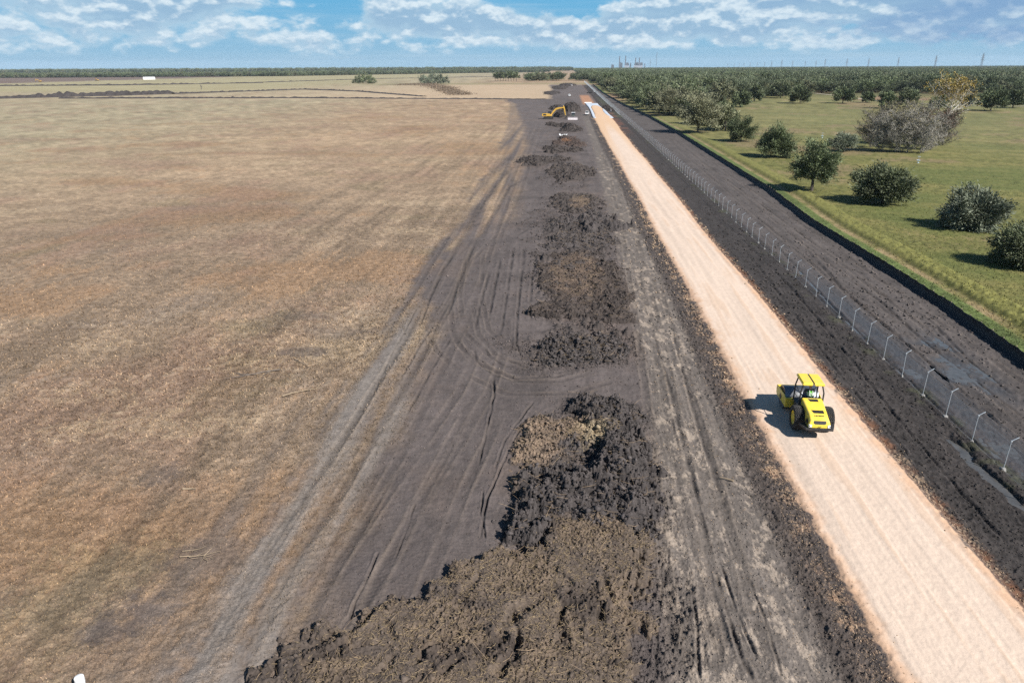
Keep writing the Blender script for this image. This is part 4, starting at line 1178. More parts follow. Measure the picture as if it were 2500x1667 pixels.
# three wooded clumps out in the dry field, each tree on its own
CL = 'trees of the three clumps in the dry field'
for lab, x0, x1, py, n, hpx, col, seed in [('{} of the leftmost clump in the dry field', 864, 914, 204, 6, 20, G_MID, 71), ('{} of the middle clump in the dry field, above brown brush', 1024, 1094, 204, 8, 20, G_GREY, 72),
                                           ('{} of the rightmost clump in the dry field, straight trunks below', 1206, 1264, 199, 9, 20, G_DARK, 73)]:
    g = random.Random(seed)
    for k in range(n):
        px = x0+(x1-x0)*(k+0.5)/n
        t = k/(n-1)
        bell = 0.62+0.38*math.sin(math.pi*min(1, 0.15+0.7*t)) if seed != 73 else 0.9+0.1*g.random()
        x, y, w = size_at(px, py+g.uniform(-1.2, 0.6), hpx*bell*1.05)
        if seed == 73: rr, zf, lo, th = w*0.36, 0.62, -0.6, w*0.35
        else: rr, zf, lo, th = w*0.52, 0.45, -0.8, w*0.15
        pos = ['tree at the left end', 'leafy tree inside', 'tree at the right end'][0 if k == 0 else 2 if k == n-1 else 1]
        tree_proto(lab.format(pos), seed*10+k, rr, w, 1500, w*0.10, w*0.05, col, (x, y, 0), nl=30, lowest=lo, zfrac=zf, th=th, group=CL, tr=0.35, limbs=14, name='field_tree')

# bare thicket, tall sycamore, dead tree
def bare_tree(label, loc, h, spread, seed, name='bare_tree', m=None, nb=44, tw=16, leaves=0, leafcol=None, group=None, tr=0.16, twr=0.018, low=0.05, wleaf=0.28):
    g = random.Random(seed)
    t = thing(name, label, 'tree', loc, 0, group)
    b = MB(); tips = []
    b.tube([(0, 0, -0.2), (0.1, 0.05, h*0.3), (0.0, 0.1, h*0.6), (0.05, 0, h*0.92)], [tr*1.2, tr, tr*0.6, tr*0.15], 7)
    for i in range(nb):
        z0 = h*(low+(0.80-low)*(i/nb)**0.9)
        a = g.uniform(0, 2*math.pi); L = spread*(1.0-0.55*abs(z0/h-0.35))*g.uniform(0.6, 1.1)
        up = g.uniform(0.35, 0.95)
        p0 = Vector((0, 0, z0)); p1 = p0+Vector((math.cos(a)*L*0.5, math.sin(a)*L*0.5, L*0.38*up)); p2 = p0+Vector((math.cos(a)*L, math.sin(a)*L, L*0.95*up))
        p2.z = min(p2.z, h*1.02)
        b.tube([p0, p1, p2], [tr*0.42, tr*0.25, tr*0.07], 4, caps=False)
        for k in range(tw):
            u = g.uniform(0.2, 1.0)
            q = p0*(1-u)**2+2*p1*u*(1-u)+p2*u*u
            d = Vector((g.gauss(0, 1), g.gauss(0, 1), g.gauss(0.5, 0.8))).normalized()
            e = q+d*g.uniform(0.4, 1.0)*spread*0.28
            if e.z < 0.1: e.z = 0.1
            b.tube([q, (q+e)/2+Vector((g.gauss(0, .06), g.gauss(0, .06), .05)), e], [twr*1.5, twr*1.1, twr*0.6], 3, caps=False)
            tips.append(e)
    b.build('branches', m or M_GREYBARK, t)
    if leaves:
        r = np.random.default_rng(seed)
        T = np.array([tuple(p) for p in tips])
        w = np.clip((T[:, 2]/h-0.35), 0.02, 1)**1.5
        P = T[r.choice(len(T), leaves, p=w/w.sum())]+r.normal(0, spread*0.05, (leaves, 3))
        d = r.normal(0, 1, (leaves, 3)); d /= np.linalg.norm(d, axis=1)[:, None]
        s = np.cross(d, r.normal(0, 1, (leaves, 3))); s /= np.linalg.norm(s, axis=1)[:, None]
        V = np.stack([P-d*wleaf/2, P+s*wleaf*0.35, P+d*wleaf/2, P-s*wleaf*0.35], 1).reshape(-1, 3)
        C = np.repeat((np.array(leafcol)*(1+0.3*r.normal(0, 1, (leaves, 1))).clip(0.4, 1.7)), 4, 0)
        mesh_np('leaves', V, np.arange(leaves*4).reshape(-1, 4), False, M_LEAF, t, {'albedo': C})
    return t
BT = 'bare trees of the grey thicket in the pasture'
proto = None
M_DARKBARK = mat('brown_twigs', (0.12, 0.108, 0.09), 0.9, 0, 0.35, 2.0)
th = [(2125, 360, 112, 'dark twiggy bare tree at the left end of the thicket'), (2152, 370, 108, 'grey bare tree inside the thicket with white limbs showing'), (2185, 372, 122, 'tallest grey bare tree in the middle of the thicket'),
      (2215, 372, 118, 'grey bare tree inside the thicket, right of its tallest tree'), (2246, 374, 108, 'grey bare tree at the front right of the thicket, pale stem at its foot'),
      (2272, 366, 110, 'brown-leaved bare tree near the right end of the thicket'), (2300, 355, 100, 'dark rust-leaved tree at the right end of the thicket'), (2170, 352, 118, 'olive-topped tree at the back of the thicket'),
      (2235, 350, 120, 'brown-topped tree at the back of the thicket, under the sycamore')]
for i, (px, py, hp, lb) in enumerate(th):
    x, y, h = size_at(px, py, hp*0.80)
    lc = (0.17, 0.15, 0.075) if i not in (6, 5) else (0.10, 0.055, 0.03)
    bare_tree(lb, (x, y, 0), h, h*0.50, 80+i, group=BT, nb=80, tw=26, tr=0.11, low=0.0, leaves=[300, 200, 700, 500, 250, 900, 2000, 1500, 1300][i], leafcol=lc, m=M_DARKBARK if i in (0, 6, 7) else M_GREYBARK, twr=0.028, wleaf=0.34)
x, y, h = size_at(2308, 328, 118)
bare_tree('tall sycamore with white limbs and thin yellow-brown leaves, rising behind the thicket', (x, y, 0), h*1.16, h*0.50, 95, 'sycamore', M_WHITEBARK, nb=34, tw=16, leaves=3400, leafcol=(0.30, 0.22, 0.05), tr=0.30, twr=0.022, low=0.18, wleaf=0.42)
x, y, h = size_at(492, 219, 12)
bare_tree('leafless dead tree standing alone in the dry field', (x, y, 0), h, h*0.45, 96, 'dead_tree', M_DARKBARK, nb=9, tw=5, tr=0.4, twr=0.09, low=0.3)

# ------------------------------------------------------------------ the wood beyond the pasture and the far tree lines
FT = 'trees of the dense wood beyond the pasture'
protos = []
for i, (r, h, c) in enumerate([(6.4, 9.5, G_DARK), (5.6, 9.0, G_MID), (6.8, 10.5, (0.105, 0.126, 0.068)), (5.0, 8.2, (0.140, 0.146, 0.082))]):
    protos.append((r, h, c, 110+i))
FLAB = 'dark green round-crowned tree among many alike in the dense wood beyond the pasture'
def in_wood(x, y):
    d = np.hypot(x, y)
    xs = np.interp(y, SY, SX)
    edge = np.interp(x, [40, 48, 56, 75, 110, 150, 200, 300, 400, 520, 900], [330, 335, 400, 470, 520, 560, 640, 640, 600, 560, 560])
    strip = (x > xs+9) & (x < xs+26+0.02*y) & (y > 270)
    return (x > xs+9) & ((y > edge) | strip)
g = np.random.default_rng(5)
xx, yy = np.meshgrid(np.arange(20, 2600, 13.0), np.arange(250, 2300, 13.0))
px_ = (xx+g.uniform(-4.5, 4.5, xx.shape)).ravel(); py_ = (yy+g.uniform(-4.5, 4.5, xx.shape)).ravel()
vis = (px_ < 0.83*py_+60)
k = in_wood(px_, py_) & vis & (g.uniform(0, 1, len(px_)) < 0.86)
gap = perlin(px_/90, py_/60, 77) > 0.36
k &= ~(gap & (py_ < 1100))
# clump across the far end of the strip
ex = np.stack([g.uniform(-75, 40, 60), g.uniform(1250, 1420, 60)], 1)
ex = ex[(np.abs(ex[:, 0]-(-2)) > 9)]
PX = np.concatenate([px_[k], ex[:, 0]]); PY = np.concatenate([py_[k], ex[:, 1]])
dist = np.hypot(PX, PY)
order = np.argsort(dist); PX, PY = PX[order], PY[order]
NI = 270
made = {}
for i in range(NI):
    q = int(g.integers(0, 4)); s = float(g.uniform(0.62, 1.3)); rz = float(g.uniform(0, 6.28))
    if q not in made:
        r, h, c, sd = protos[q]
        made[q] = tree_proto(FLAB, sd, r, h, 4200, 0.95, 0.42, c, (float(PX[i]), float(PY[i]), 0), nl=65, lowest=-0.6, th=1.8, group=FT, name='wood_tree', limbs=16, tr=0.3)
        made[q].rotation_euler = (0, 0, rz); made[q].scale = (s, s, s)
    else:
        dup(made[q], (float(PX[i]), float(PY[i]), 0), rz, (s, s, s*float(g.uniform(0.85, 1.1))))
crowns = [made[q].children[0] if made[q].children[0].name.startswith('crown') else made[q].children[1] for q in range(4)]

def scatter(name, pts, scale, sources, seed, kind='stuff'):
    """many trees as one object: copies of a real crown on points"""
    r = np.random.default_rng(seed)
    me = bpy.data.meshes.new(name)
    me.vertices.add(len(pts)); me.vertices.foreach_set('co', np.asarray(pts, dtype=np.float32).ravel())
    a = me.attributes.new('size', 'FLOAT', 'POINT'); a.data.foreach_set('value', np.asarray(scale, dtype=np.float32))
    a = me.attributes.new('turn', 'FLOAT', 'POINT'); a.data.foreach_set('value', r.uniform(0, 6.28, len(pts)).astype(np.float32))
    a = me.attributes.new('pick', 'INT', 'POINT'); a.data.foreach_set('value', r.integers(0, len(sources), len(pts)).astype(np.int32))
    o = bpy.data.objects.new(name, me); COL.objects.link(o)
    nt = bpy.data.node_groups.new(name, 'GeometryNodeTree')
    nt.interface.new_socket('Geometry', in_out='INPUT', socket_type='NodeSocketGeometry')
    nt.interface.new_socket('Geometry', in_out='OUTPUT', socket_type='NodeSocketGeometry')
    N, L = nt.nodes, nt.links
    gi = N.new('NodeGroupInput'); go = N.new('NodeGroupOutput')
    j = N.new('GeometryNodeJoinGeometry')
    def named(nm, t):
        n = N.new('GeometryNodeInputNamedAttribute'); n.data_type = t; n.inputs['Name'].default_value = nm
        return n.outputs['Attribute']
    for q, src in enumerate(sources):
        oi = N.new('GeometryNodeObjectInfo'); oi.inputs['Object'].default_value = src; oi.transform_space = 'ORIGINAL'
        oi.inputs['As Instance'].default_value = True
        cmp_ = N.new('FunctionNodeCompare'); cmp_.data_type = 'INT'; cmp_.operation = 'EQUAL'
        L.new(named('pick', 'INT'), cmp_.inputs[2]); cmp_.inputs[3].default_value = q
        ip = N.new('GeometryNodeInstanceOnPoints')
        L.new(gi.outputs[0], ip.inputs['Points']); L.new(cmp_.outputs[0], ip.inputs['Selection']); L.new(oi.outputs['Geometry'], ip.inputs['Instance'])
        cx = N.new('ShaderNodeCombineXYZ'); L.new(named('turn', 'FLOAT'), cx.inputs[2])
        L.new(cx.outputs[0], ip.inputs['Rotation']); L.new(named('size', 'FLOAT'), ip.inputs['Scale'])
        L.new(ip.outputs[0], j.inputs[0])
    L.new(j.outputs[0], go.inputs[0])
    md = o.modifiers.new('trees', 'NODES'); md.node_group = nt
    o['kind'] = kind
    return o
n2 = len(PX)-NI
P2 = np.stack([PX[NI:], PY[NI:], np.zeros(n2)], 1)
s2 = g.uniform(0.75, 1.4, n2)
xx, yy = np.meshgrid(np.arange(-200, 6500, 30.0), np.arange(2300, 6200, 30.0))
fx = (xx+g.uniform(-12, 12, xx.shape)).ravel(); fy = (yy+g.uniform(-12, 12, xx.shape)).ravel()
k = (fx < 0.83*fy+100) & (fx > 40) & (g.uniform(0, 1, len(fx)) < 0.8)
P3 = np.stack([fx[k], fy[k], np.full(k.sum(), -1.0)], 1)
o = scatter('woods', np.concatenate([P2, P3]), np.concatenate([s2, g.uniform(0.9, 1.5, k.sum())]), crowns, 9)
tag(o, 'dense dark green wood stretching from behind the pasture to the horizon', 'woods')
# far wood along the left horizon
pts = []; sc = []
def line_wood(pa, pb, depth, step, smin, smax, zoff=0.0):
    (xa, ya), (xb, yb) = pa, pb
    L = math.hypot(xb-xa, yb-ya); ux, uy = (xb-xa)/L, (yb-ya)/L
    nx, ny = -uy, ux
    if ny < 0: nx, ny = -nx, -ny
    for a in np.arange(0, L, step):
        for b in np.arange(0, depth, step):
            pts.append((xa+ux*a+nx*b+g.uniform(-.4, .4)*step, ya+uy*a+ny*b+g.uniform(-.4, .4)*step, zoff)); sc.append(g.uniform(smin, smax))
A = [at(-150, 192), at(400, 188.5), at(700, 186.5), at(900, 183), at(1120, 179.5), at(1345, 176.5)]
for pa, pb in zip(A[:-1], A[1:]): line_wood(pa, pb, 130, 11.0, 0.7, 1.35)
line_wood((-3600, 3900), (40, 4300), 500, 34.0, 1.9, 2.4)
o = scatter('treeline', np.array(pts), np.array(sc), crowns, 10)
tag(o, 'long low wood along the left horizon behind the dry field', 'woods')

# brown brush in the dry field and taller weeds along the fence foot
def brush(name, label, P, size, col, seed, n, hgt):
    r = np.random.default_rng(seed)
    i = r.integers(0, len(P), n)
    Q = np.array(P)[i]
    B = np.stack([Q[:, 0]+r.normal(0, 1, n)*Q[:, 2], Q[:, 1]+r.normal(0, 1, n)*Q[:, 3], np.zeros(n)], 1)
    d = r.normal(0, 0.5, (n, 3)); d[:, 2] = 1; d /= np.linalg.norm(d, axis=1)[:, None]
    s = np.cross(d, r.normal(0, 1, (n, 3))); s /= np.linalg.norm(s, axis=1)[:, None]
    L = hgt*r.uniform(0.4, 1.2, n)[:, None]
    V = np.stack([B-s*size*0.3, B+s*size*0.3, B+d*L+s*size*0.5, B+d*L-s*size*0.5], 1).reshape(-1, 3)
    C = np.repeat(np.array(col)*(1+0.3*r.normal(0, 1, (n, 1))).clip(0.4, 1.7), 4, 0)
    o = mesh_np(name, V, np.arange(n*4).reshape(-1, 4), False, M_LEAF, None, {'albedo': C})
    tag(o, label, 'brush', None, 'stuff')
pa = [(*at(990+i*7, 207+0.0*i), 7, 22) for i in range(9)]+[(*at(1050+i*6, 208+i*1.3), 6, 20) for i in range(8)]+[(*at(1090+i*5, 220+i*1.6), 5, 12) for i in range(8)]
brush('brush', 'dry brown brush trailing from the middle tree clump across the field', pa, 0.5, (0.20, 0.15, 0.105), 3, 9000, 1.1)
# ------------------------------------------------------------------ paints
M_YEL = mat('yellow_paint', (0.78, 0.575, 0.058), 0.38, 0, 0.05, 3.0, 0, 1, 0.5, (0.46, 0.38, 0.26), 0.45)
M_CATY = mat('ochre_paint', (0.56, 0.33, 0.045), 0.45, 0, 0.08, 2.0, 0, 1, 0.5, (0.35, 0.26, 0.16), 0.4)
M_BLACK = mat('black_steel', (0.022, 0.022, 0.024), 0.5, 0, 0.2, 4.0, 0, 1, 0.5, (0.16, 0.13, 0.10), 0.35)
M_RUB = mat('tyre_rubber', (0.020, 0.020, 0.021), 0.75, 0, 0.2, 8.0, 0.15, 40, 0.4, (0.20, 0.16, 0.12), 0.30)
M_STEEL = mat('worn_steel', (0.20, 0.21, 0.23), 0.38, 0.85, 0.15, 2.5, 0.0, 1, 0.5, (0.24, 0.20, 0.16), 0.35)
M_GALV = mat('galvanised_steel', (0.46, 0.49, 0.51), 0.45, 0.35, 0.10, 3.0)
M_CONC = mat('pale_concrete', (0.24, 0.23, 0.215), 0.9, 0, 0.35, 1.3, 0.3, 12)
M_WHITE = mat('white_paint', (0.78, 0.78, 0.77), 0.4, 0, 0.06, 2.0, 0, 1, 0.5, (0.5, 0.45, 0.38), 0.2)
M_LAMP = mat('lamp_lens', (0.85, 0.85, 0.84), 0.15, 0, 0.05, 3.0)
M_RED = mat('red_lens', (0.45, 0.02, 0.02), 0.25)
M_GLASS = mat('dark_glass', (0.025, 0.03, 0.035), 0.08, 0, 0.1, 2.0)
M_SEAT = mat('black_seat', (0.03, 0.03, 0.03), 0.7)
M_GRILLE = mat('dark_grille', (0.018, 0.018, 0.019), 0.6, 0, 0.3, 20, 0.4, 60)
M_VEST = mat('lime_vest', (0.10, 0.42, 0.035), 0.75, 0, 0.12, 6)
M_BAND = mat('silver_band', (0.72, 0.74, 0.70), 0.35, 0, 0.05, 6)
M_SHIRT = mat('dark_shirt', (0.045, 0.045, 0.055), 0.85)
M_JEANS = mat('blue_trousers', (0.045, 0.06, 0.10), 0.85)
M_SKIN = mat('skin', (0.42, 0.25, 0.17), 0.55)
M_HAT = mat('white_hat', (0.7, 0.7, 0.68), 0.5)
M_SHIRTW = mat('white_shirt', (0.66, 0.66, 0.66), 0.85)
M_HAIR = mat('dark_hair', (0.02, 0.016, 0.012), 0.7)

# ------------------------------------------------------------------ people
def skinned(name, pts, edges, m, parent, sub=1):
    """one continuous surface grown along a skeleton: pts = (x, y, z, radius)"""
    me = bpy.data.meshes.new(name)
    me.from_pydata([p[:3] for p in pts], edges, [])
    o = bpy.data.objects.new(name, me); COL.objects.link(o)
    me.skin_vertices or None
    sk = o.modifiers.new('skin', 'SKIN')
    sk.use_smooth_shade = True
    if not me.skin_vertices:
        bm = bmesh.new(); bm.from_mesh(me); bm.verts.layers.skin.verify(); bm.to_mesh(me); bm.free()
    lay = me.skin_vertices[0].data
    for i, p in enumerate(pts):
        rr = p[3] if isinstance(p[3], tuple) else (p[3], p[3])
        lay[i].radius = rr
        lay[i].use_root = (i == 0)
    ss = o.modifiers.new('sub', 'SUBSURF'); ss.levels = sub; ss.render_levels = sub
    me.materials.append(m)
    if parent: o.parent = parent
    return o

def person(label, loc, rz, J, shirt, trousers, hat=None, vest=False, group=None):
    """J: joints of the pose (pelvis, chest, neck, head, sh, el, wr, hand, hip, kn, an, toe for L/R)"""
    t = thing('person', label, 'person', loc, rz, group)
    pts = []; ed = []; ix = {}
    def P(k, r): ix[k] = len(pts); pts.append((*J[k], r)); return ix[k]
    P('pelvis', 0.14); P('waist', 0.125); P('chest', 0.15); P('neck', 0.055); P('chin', 0.072); P('head', 0.095); P('crown', 0.07)
    for a, b in (('pelvis', 'waist'), ('waist', 'chest'), ('chest', 'neck'), ('neck', 'chin'), ('chin', 'head'), ('head', 'crown')): ed.append((ix[a], ix[b]))
    for s in 'LR':
        for k, r in (('sh', 0.065), ('el', 0.047), ('wr', 0.032), ('palm', 0.040)): P(k+s, r)
        ed += [(ix['chest'], ix['sh'+s]), (ix['sh'+s], ix['el'+s]), (ix['el'+s], ix['wr'+s]), (ix['wr'+s], ix['palm'+s])]
        w = Vector(J['palm'+s]); d = (w-Vector(J['wr'+s])).normalized(); side = Vector((1, 0, 0)) if abs(d.x) < 0.8 else Vector((0, 1, 0))
        side = (side-d*side.dot(d)).normalized(); cr = Vector((0, 0, -1))
        for f, L in ((-0.028, 0.066), (-0.010, 0.076), (0.009, 0.072), (0.027, 0.056)):
            b = w+side*f
            i0 = len(pts); pts.append((*(b+d*0.035), 0.010)); pts.append((*(b+d*(0.035+L*0.5)+cr*0.012), 0.009)); pts.append((*(b+d*(0.03+L*0.8)+cr*0.035), 0.008))
            ed += [(ix['palm'+s], i0), (i0, i0+1), (i0+1, i0+2)]
        i0 = len(pts); tb = w+side*(-0.04); pts.append((*tb, 0.012)); pts.append((*(tb+d*0.045-side*0.015), 0.010)); ed += [(ix['palm'+s], i0), (i0, i0+1)]
        for k, r in (('hip', 0.088), ('kn', 0.060), ('an', 0.042), ('toe', 0.038)): P(k+s, r)
        ed += [(ix['pelvis'], ix['hip'+s]), (ix['hip'+s], ix['kn'+s]), (ix['kn'+s], ix['an'+s]), (ix['an'+s], ix['toe'+s])]
    # nose and ears, part of the same surface
    h = Vector(J['head']); f = Vector((0, 1, 0))
    i0 = len(pts); pts.append((*(h+f*0.105+Vector((0, 0, -0.02))), 0.014)); ed.append((ix['head'], i0))
    for sx in (-1, 1):
        i0 = len(pts); pts.append((*(h+Vector((sx*0.095, -0.01, -0.015))), 0.018)); ed.append((ix['head'], i0))
    skinned('body', pts, ed, M_SKIN, t, 2)
    # clothing
    p2 = [(*J['pelvis'], 0.165), (*J['waist'], 0.155), (*J['chest'], 0.178), (*(Vector(J['neck'])*0.75+Vector(J['chest'])*0.25), 0.085)]
    e2 = [(0, 1), (1, 2), (2, 3)]
    sl = []
    for s in 'LR':
        i0 = len(p2)
        p2 += [(*J['sh'+s], 0.085), (*J['el'+s], 0.064), (*J['wr'+s], 0.048)]
        e2 += [(2, i0), (i0, i0+1), (i0+1, i0+2)]
    skinned('shirt', p2, e2, shirt, t, 2)
    p3 = [(*J['pelvis'], 0.170)]; e3 = []
    for s in 'LR':
        i0 = len(p3)
        p3 += [(*J['hip'+s], 0.108), (*J['kn'+s], 0.080), (*J['an'+s], 0.062)]
        e3 += [(0, i0), (i0, i0+1), (i0+1, i0+2)]
    skinned('trousers', p3, e3, trousers, t, 2)
    for s in 'LR':
        a, b = Vector(J['an'+s]), Vector(J['toe'+s])
        skinned('shoe', [(*(a+Vector((0, -0.04, -0.02))), 0.055), (*((a+b)/2+Vector((0, 0, -0.01))), 0.052), (*(b+Vector((0, 0.02, 0))), 0.045)], [(0, 1), (1, 2)], M_SEAT, t, 1)
    if vest:
        pv = [(*(Vector(J['pelvis'])*0.6+Vector(J['waist'])*0.4), 0.20), (*J['waist'], 0.20), (*J['chest'], 0.245), (*(Vector(J['neck'])*0.6+Vector(J['chest'])*0.4), 0.135)]
        ve = skinned('vest', pv, [(0, 1), (1, 2), (2, 3)], M_VEST, t, 2)
        w, c = Vector(J['waist']), Vector(J['chest'])
        b = MB()
        for u in (0.12, 0.72):
            q = w*(1-u)+c*u
            b.lathe([(0.17+0.03*u, -0.028), (0.19+0.03*u, -0.028), (0.19+0.03*u, 0.028), (0.17+0.03*u, 0.028)], 20, 'z', tuple(q))
        for sx in (-0.09, 0.09):
            b.tube([w+Vector((sx, -0.205, 0.02)), c+Vector((sx, -0.215, 0)), c+Vector((sx, -0.15, 0.16))], 0.022, 5)
        b.build('reflective_band', M_BAND, ve)
    hd = Vector(J['head'])
    if hat:
        b = MB()
        b.lathe([(0.0, 0.165), (0.06, 0.158), (0.105, 0.11), (0.125, 0.05), (0.165, 0.042), (0.165, 0.034), (0.12, 0.034), (0.1, 0.09), (0.0, 0.14)], 20, 'z', tuple(hd), closed=False)
        b.build('hard_hat', hat, t, True)
    else:
        b = MB(); b.lathe([(0.0, 0.125), (0.06, 0.115), (0.102, 0.06), (0.108, 0.0), (0.098, 0.0), (0.0, 0.08)], 16, 'z', tuple(hd+Vector((0, -0.02, 0.0))), closed=False)
        b.build('hair', M_HAIR, t, True)
    return t

def standing(spread=0.12, arm=0.1, step=0.0):
    J = dict(pelvis=(0, 0, 0.95), waist=(0, 0.01, 1.10), chest=(0, 0.0, 1.32), neck=(0, 0.0, 1.50), chin=(0, 0.03, 1.57), head=(0, 0.03, 1.66), crown=(0, 0.01, 1.73))
    for s, q in (('L', -1), ('R', 1)):
        J['sh'+s] = (q*0.20, 0, 1.42); J['el'+s] = (q*(0.25+arm), -0.02, 1.14); J['wr'+s] = (q*(0.24+arm), 0.10, 0.92); J['palm'+s] = (q*(0.24+arm), 0.14, 0.85)
        J['hip'+s] = (q*0.10, 0, 0.90); J['kn'+s] = (q*spread, 0.03+q*step, 0.50); J['an'+s] = (q*spread, q*step*1.6, 0.09); J['toe'+s] = (q*spread*1.15, 0.16+q*step*1.6, 0.045)
    return J
def seated(z):
    """sitting on a seat of height z, hands on a wheel in front"""
    J = dict(pelvis=(0, 0, z+0.12), waist=(0, -0.02, z+0.28), chest=(0, 0.0, z+0.50), neck=(0, 0.03, z+0.68), chin=(0, 0.07, z+0.75), head=(0, 0.07, z+0.84), crown=(0, 0.05, z+0.91))
    for s, q in (('L', -1), ('R', 1)):
        J['sh'+s] = (q*0.21, 0.02, z+0.60); J['el'+s] = (q*0.29, 0.20, z+0.38); J['wr'+s] = (q*0.17, 0.44, z+0.42); J['palm'+s] = (q*0.14, 0.52, z+0.44)
        J['hip'+s] = (q*0.11, 0.06, z+0.10); J['kn'+s] = (q*0.17, 0.50, z+0.12); J['an'+s] = (q*0.16, 0.60, z-0.32); J['toe'+s] = (q*0.17, 0.78, z-0.37)
    return J

# ------------------------------------------------------------------ the road roller
def road_roller():
    X0, Y0, YAWR = 16.02, 41.5, R_(-3.0)
    ZR = 0.235; SR = 1.03
    t = thing('road_roller', 'yellow single-drum road roller with open canopy, driving on the pale gravel road', 'road roller', (X0, Y0, ZR), YAWR)
    t.scale = (SR, SR, SR)
    # rear tyres with diamond tread
    def tyre(sx):
        n, m = 112, 22
        V = []; F = []
        cx = sx*0.85
        prof = [(-0.30, 0.46), (-0.315, 0.60), (-0.305, 0.70)]+[(-0.295+0.59*k/15, 0.775-0.035*(abs(2*k/15-1))**3) for k in range(16)]+[(0.305, 0.70), (0.315, 0.60), (0.30, 0.46)]
        m = len(prof)
        for k in range(n):
            a = 2*math.pi*k/n
            for i, (w, r) in enumerate(prof):
                if 3 <= i < m-3:
                    u = w/0.59*5.0; v = a/(2*math.pi)*26
                    d = min(abs((u+v) % 1.0-0.5), abs((u-v) % 1.0-0.5))
                    r += 0.0 if d > 0.14 else -0.045
                V.append((cx+w, r*math.cos(a), 0.775+r*math.sin(a)))
        for k in range(n):
            for i in range(m-1):
                F.append((k*m+i, k*m+i+1, ((k+1) % n)*m+i+1, ((k+1) % n)*m+i))
        w = MB().add(V, F).build('tyre', M_RUB, t)
        r = MB()
        o = sx
        r.lathe([(0.46, -0.24), (0.46, 0.26), (0.40, 0.27), (0.36, 0.20), (0.16, 0.17), (0.0, 0.17), (0.0, -0.2)] if o > 0 else [(0.46, 0.24), (0.46, -0.26), (0.40, -0.27), (0.36, -0.20), (0.16, -0.17), (0.0, -0.17), (0.0, 0.2)], 32, 'x', (cx, 0, 0.775), closed=False)
        r.lathe([(0.0, o*0.24), (0.13, o*0.24), (0.15, o*0.15)], 20, 'x', (cx, 0, 0.775), closed=False)
        r.build('rim', M_YEL, w, True)
        b = MB()
        for k in range(8):
            a = 2*math.pi*k/8
            b.tube([(cx+o*0.16, 0.24*math.cos(a), 0.775+0.24*math.sin(a)), (cx+o*0.21, 0.24*math.cos(a), 0.775+0.24*math.sin(a))], 0.022, 6)
        b.build('wheel_nuts', M_BLACK, w)
    tyre(-1); tyre(1)
    # rear chassis, counterweight plate
    b = MB()
    b.box((0, -0.2, 0.72), (0.95, 2.3, 0.42)); b.box((0, 1.35, 0.66), (0.70, 1.0, 0.36)); b.box((0, 0, 0.775), (1.3, 0.3, 0.28))
    b.build('chassis', M_BLACK, t, bevel=0.02)
    b = MB()
    b.prism([(-1.00, -1.02), (-0.98, -1.22), (-0.80, -1.72), (0.80, -1.72), (0.98, -1.22), (1.00, -1.02), (0.47, -0.86), (-0.47, -0.86)], 'z', 0.79, 0.93)
    b.tube([(0, -1.70, 0.80), (0, -1.80, 0.80)], 0.05, 8)
    b.build('counterweight', M_BLACK, t, bevel=0.025)
    # engine hood: a tapered shell falling towards the rear
    secs = [(-1.66, 0.57, 0.61, 0.95, 1.16), (-1.56, 0.54, 0.65, 0.95, 1.38), (-1.10, 0.53, 0.64, 0.95, 1.58), (-0.40, 0.56, 0.58, 0.95, 1.72), (0.20, 0.59, 0.56, 0.95, 1.84), (0.55, 0.60, 0.56, 0.95, 1.87)]
    V = []; F = []
    for y, wt, wb, zb, zt in secs:
        zm = zb+(zt-zb)*0.72
        V += [(-wb, y, zb), (-(wb*0.35+wt*0.65)-0.02, y, zm), (-wt, y, zt-0.03), (-wt+0.06, y, zt), (wt-0.06, y, zt), (wt, y, zt-0.03), ((wb*0.35+wt*0.65)+0.02, y, zm), (wb, y, zb)]
    n = len(secs)
    for i in range(n-1):
        for k in range(7): F.append((i*8+k, i*8+k+1, (i+1)*8+k+1, (i+1)*8+k))
        F.append((i*8+7, i*8, (i+1)*8, (i+1)*8+7))
    F.append(tuple(range(7, -1, -1))); F.append(tuple((n-1)*8+k for k in range(8)))
    hood = MB().add(V, F).build('hood', M_YEL, t, False, bevel=0.018)
    def zt(y):
        return float(np.interp(y, [s[0] for s in secs], [s[4] for s in secs]))
    def panel(name, pts, m, lift=0.012, parent=hood, depth=0.03):
        P = [(x, y, zt(y)+lift) for x, y in pts]
        k = len(P); c = MB()
        V = P+[(x, y, z-depth) for x, y, z in P]
        c.add(V, [tuple(range(k)), tuple(range(2*k-1, k-1, -1))]+[(i, i+k, (i+1) % k+k, (i+1) % k) for i in range(k)])
        return c.build(name, m, parent)
    panel('upper_vent', [(-0.28, 0.42), (0.30, 0.42), (0.30, 0.14), (-0.20, 0.14)], M_GRILLE)
    panel('middle_vent', [(-0.34, -0.72), (0.36, -0.72), (0.36, -1.00), (-0.24, -1.00)], M_GRILLE)
    slat = MB()
    for k in range(5): slat.box((0.03, -0.75-0.055*k, zt(-0.75-0.055*k)+0.016), (0.56, 0.012, 0.012))
    slat.build('vent_slats', M_BLACK, hood)
    # rear grille on the steep tail
    def tail(u, v):
        y = -1.56-0.10*(1-v); z = 1.16+(1.38-1.16)*v
        return (u, y-0.012, z+0.004)
    c = MB()
    g = [(-0.36, 0.78), (-0.36, 0.35), (-0.28, 0.12), (0.28, 0.12), (0.36, 0.35), (0.36, 0.78), (0.32, 1.0), (-0.32, 1.0)]
    P = [tail(u, v) for u, v in g]
    c.add(P+[(x, y+0.04, z-0.02) for x, y, z in P], [tuple(range(8)), tuple(range(15, 7, -1))]+[(i, i+8, (i+1) % 8+8, (i+1) % 8) for i in range(8)])
    c.build('rear_grille', M_GRILLE, hood)
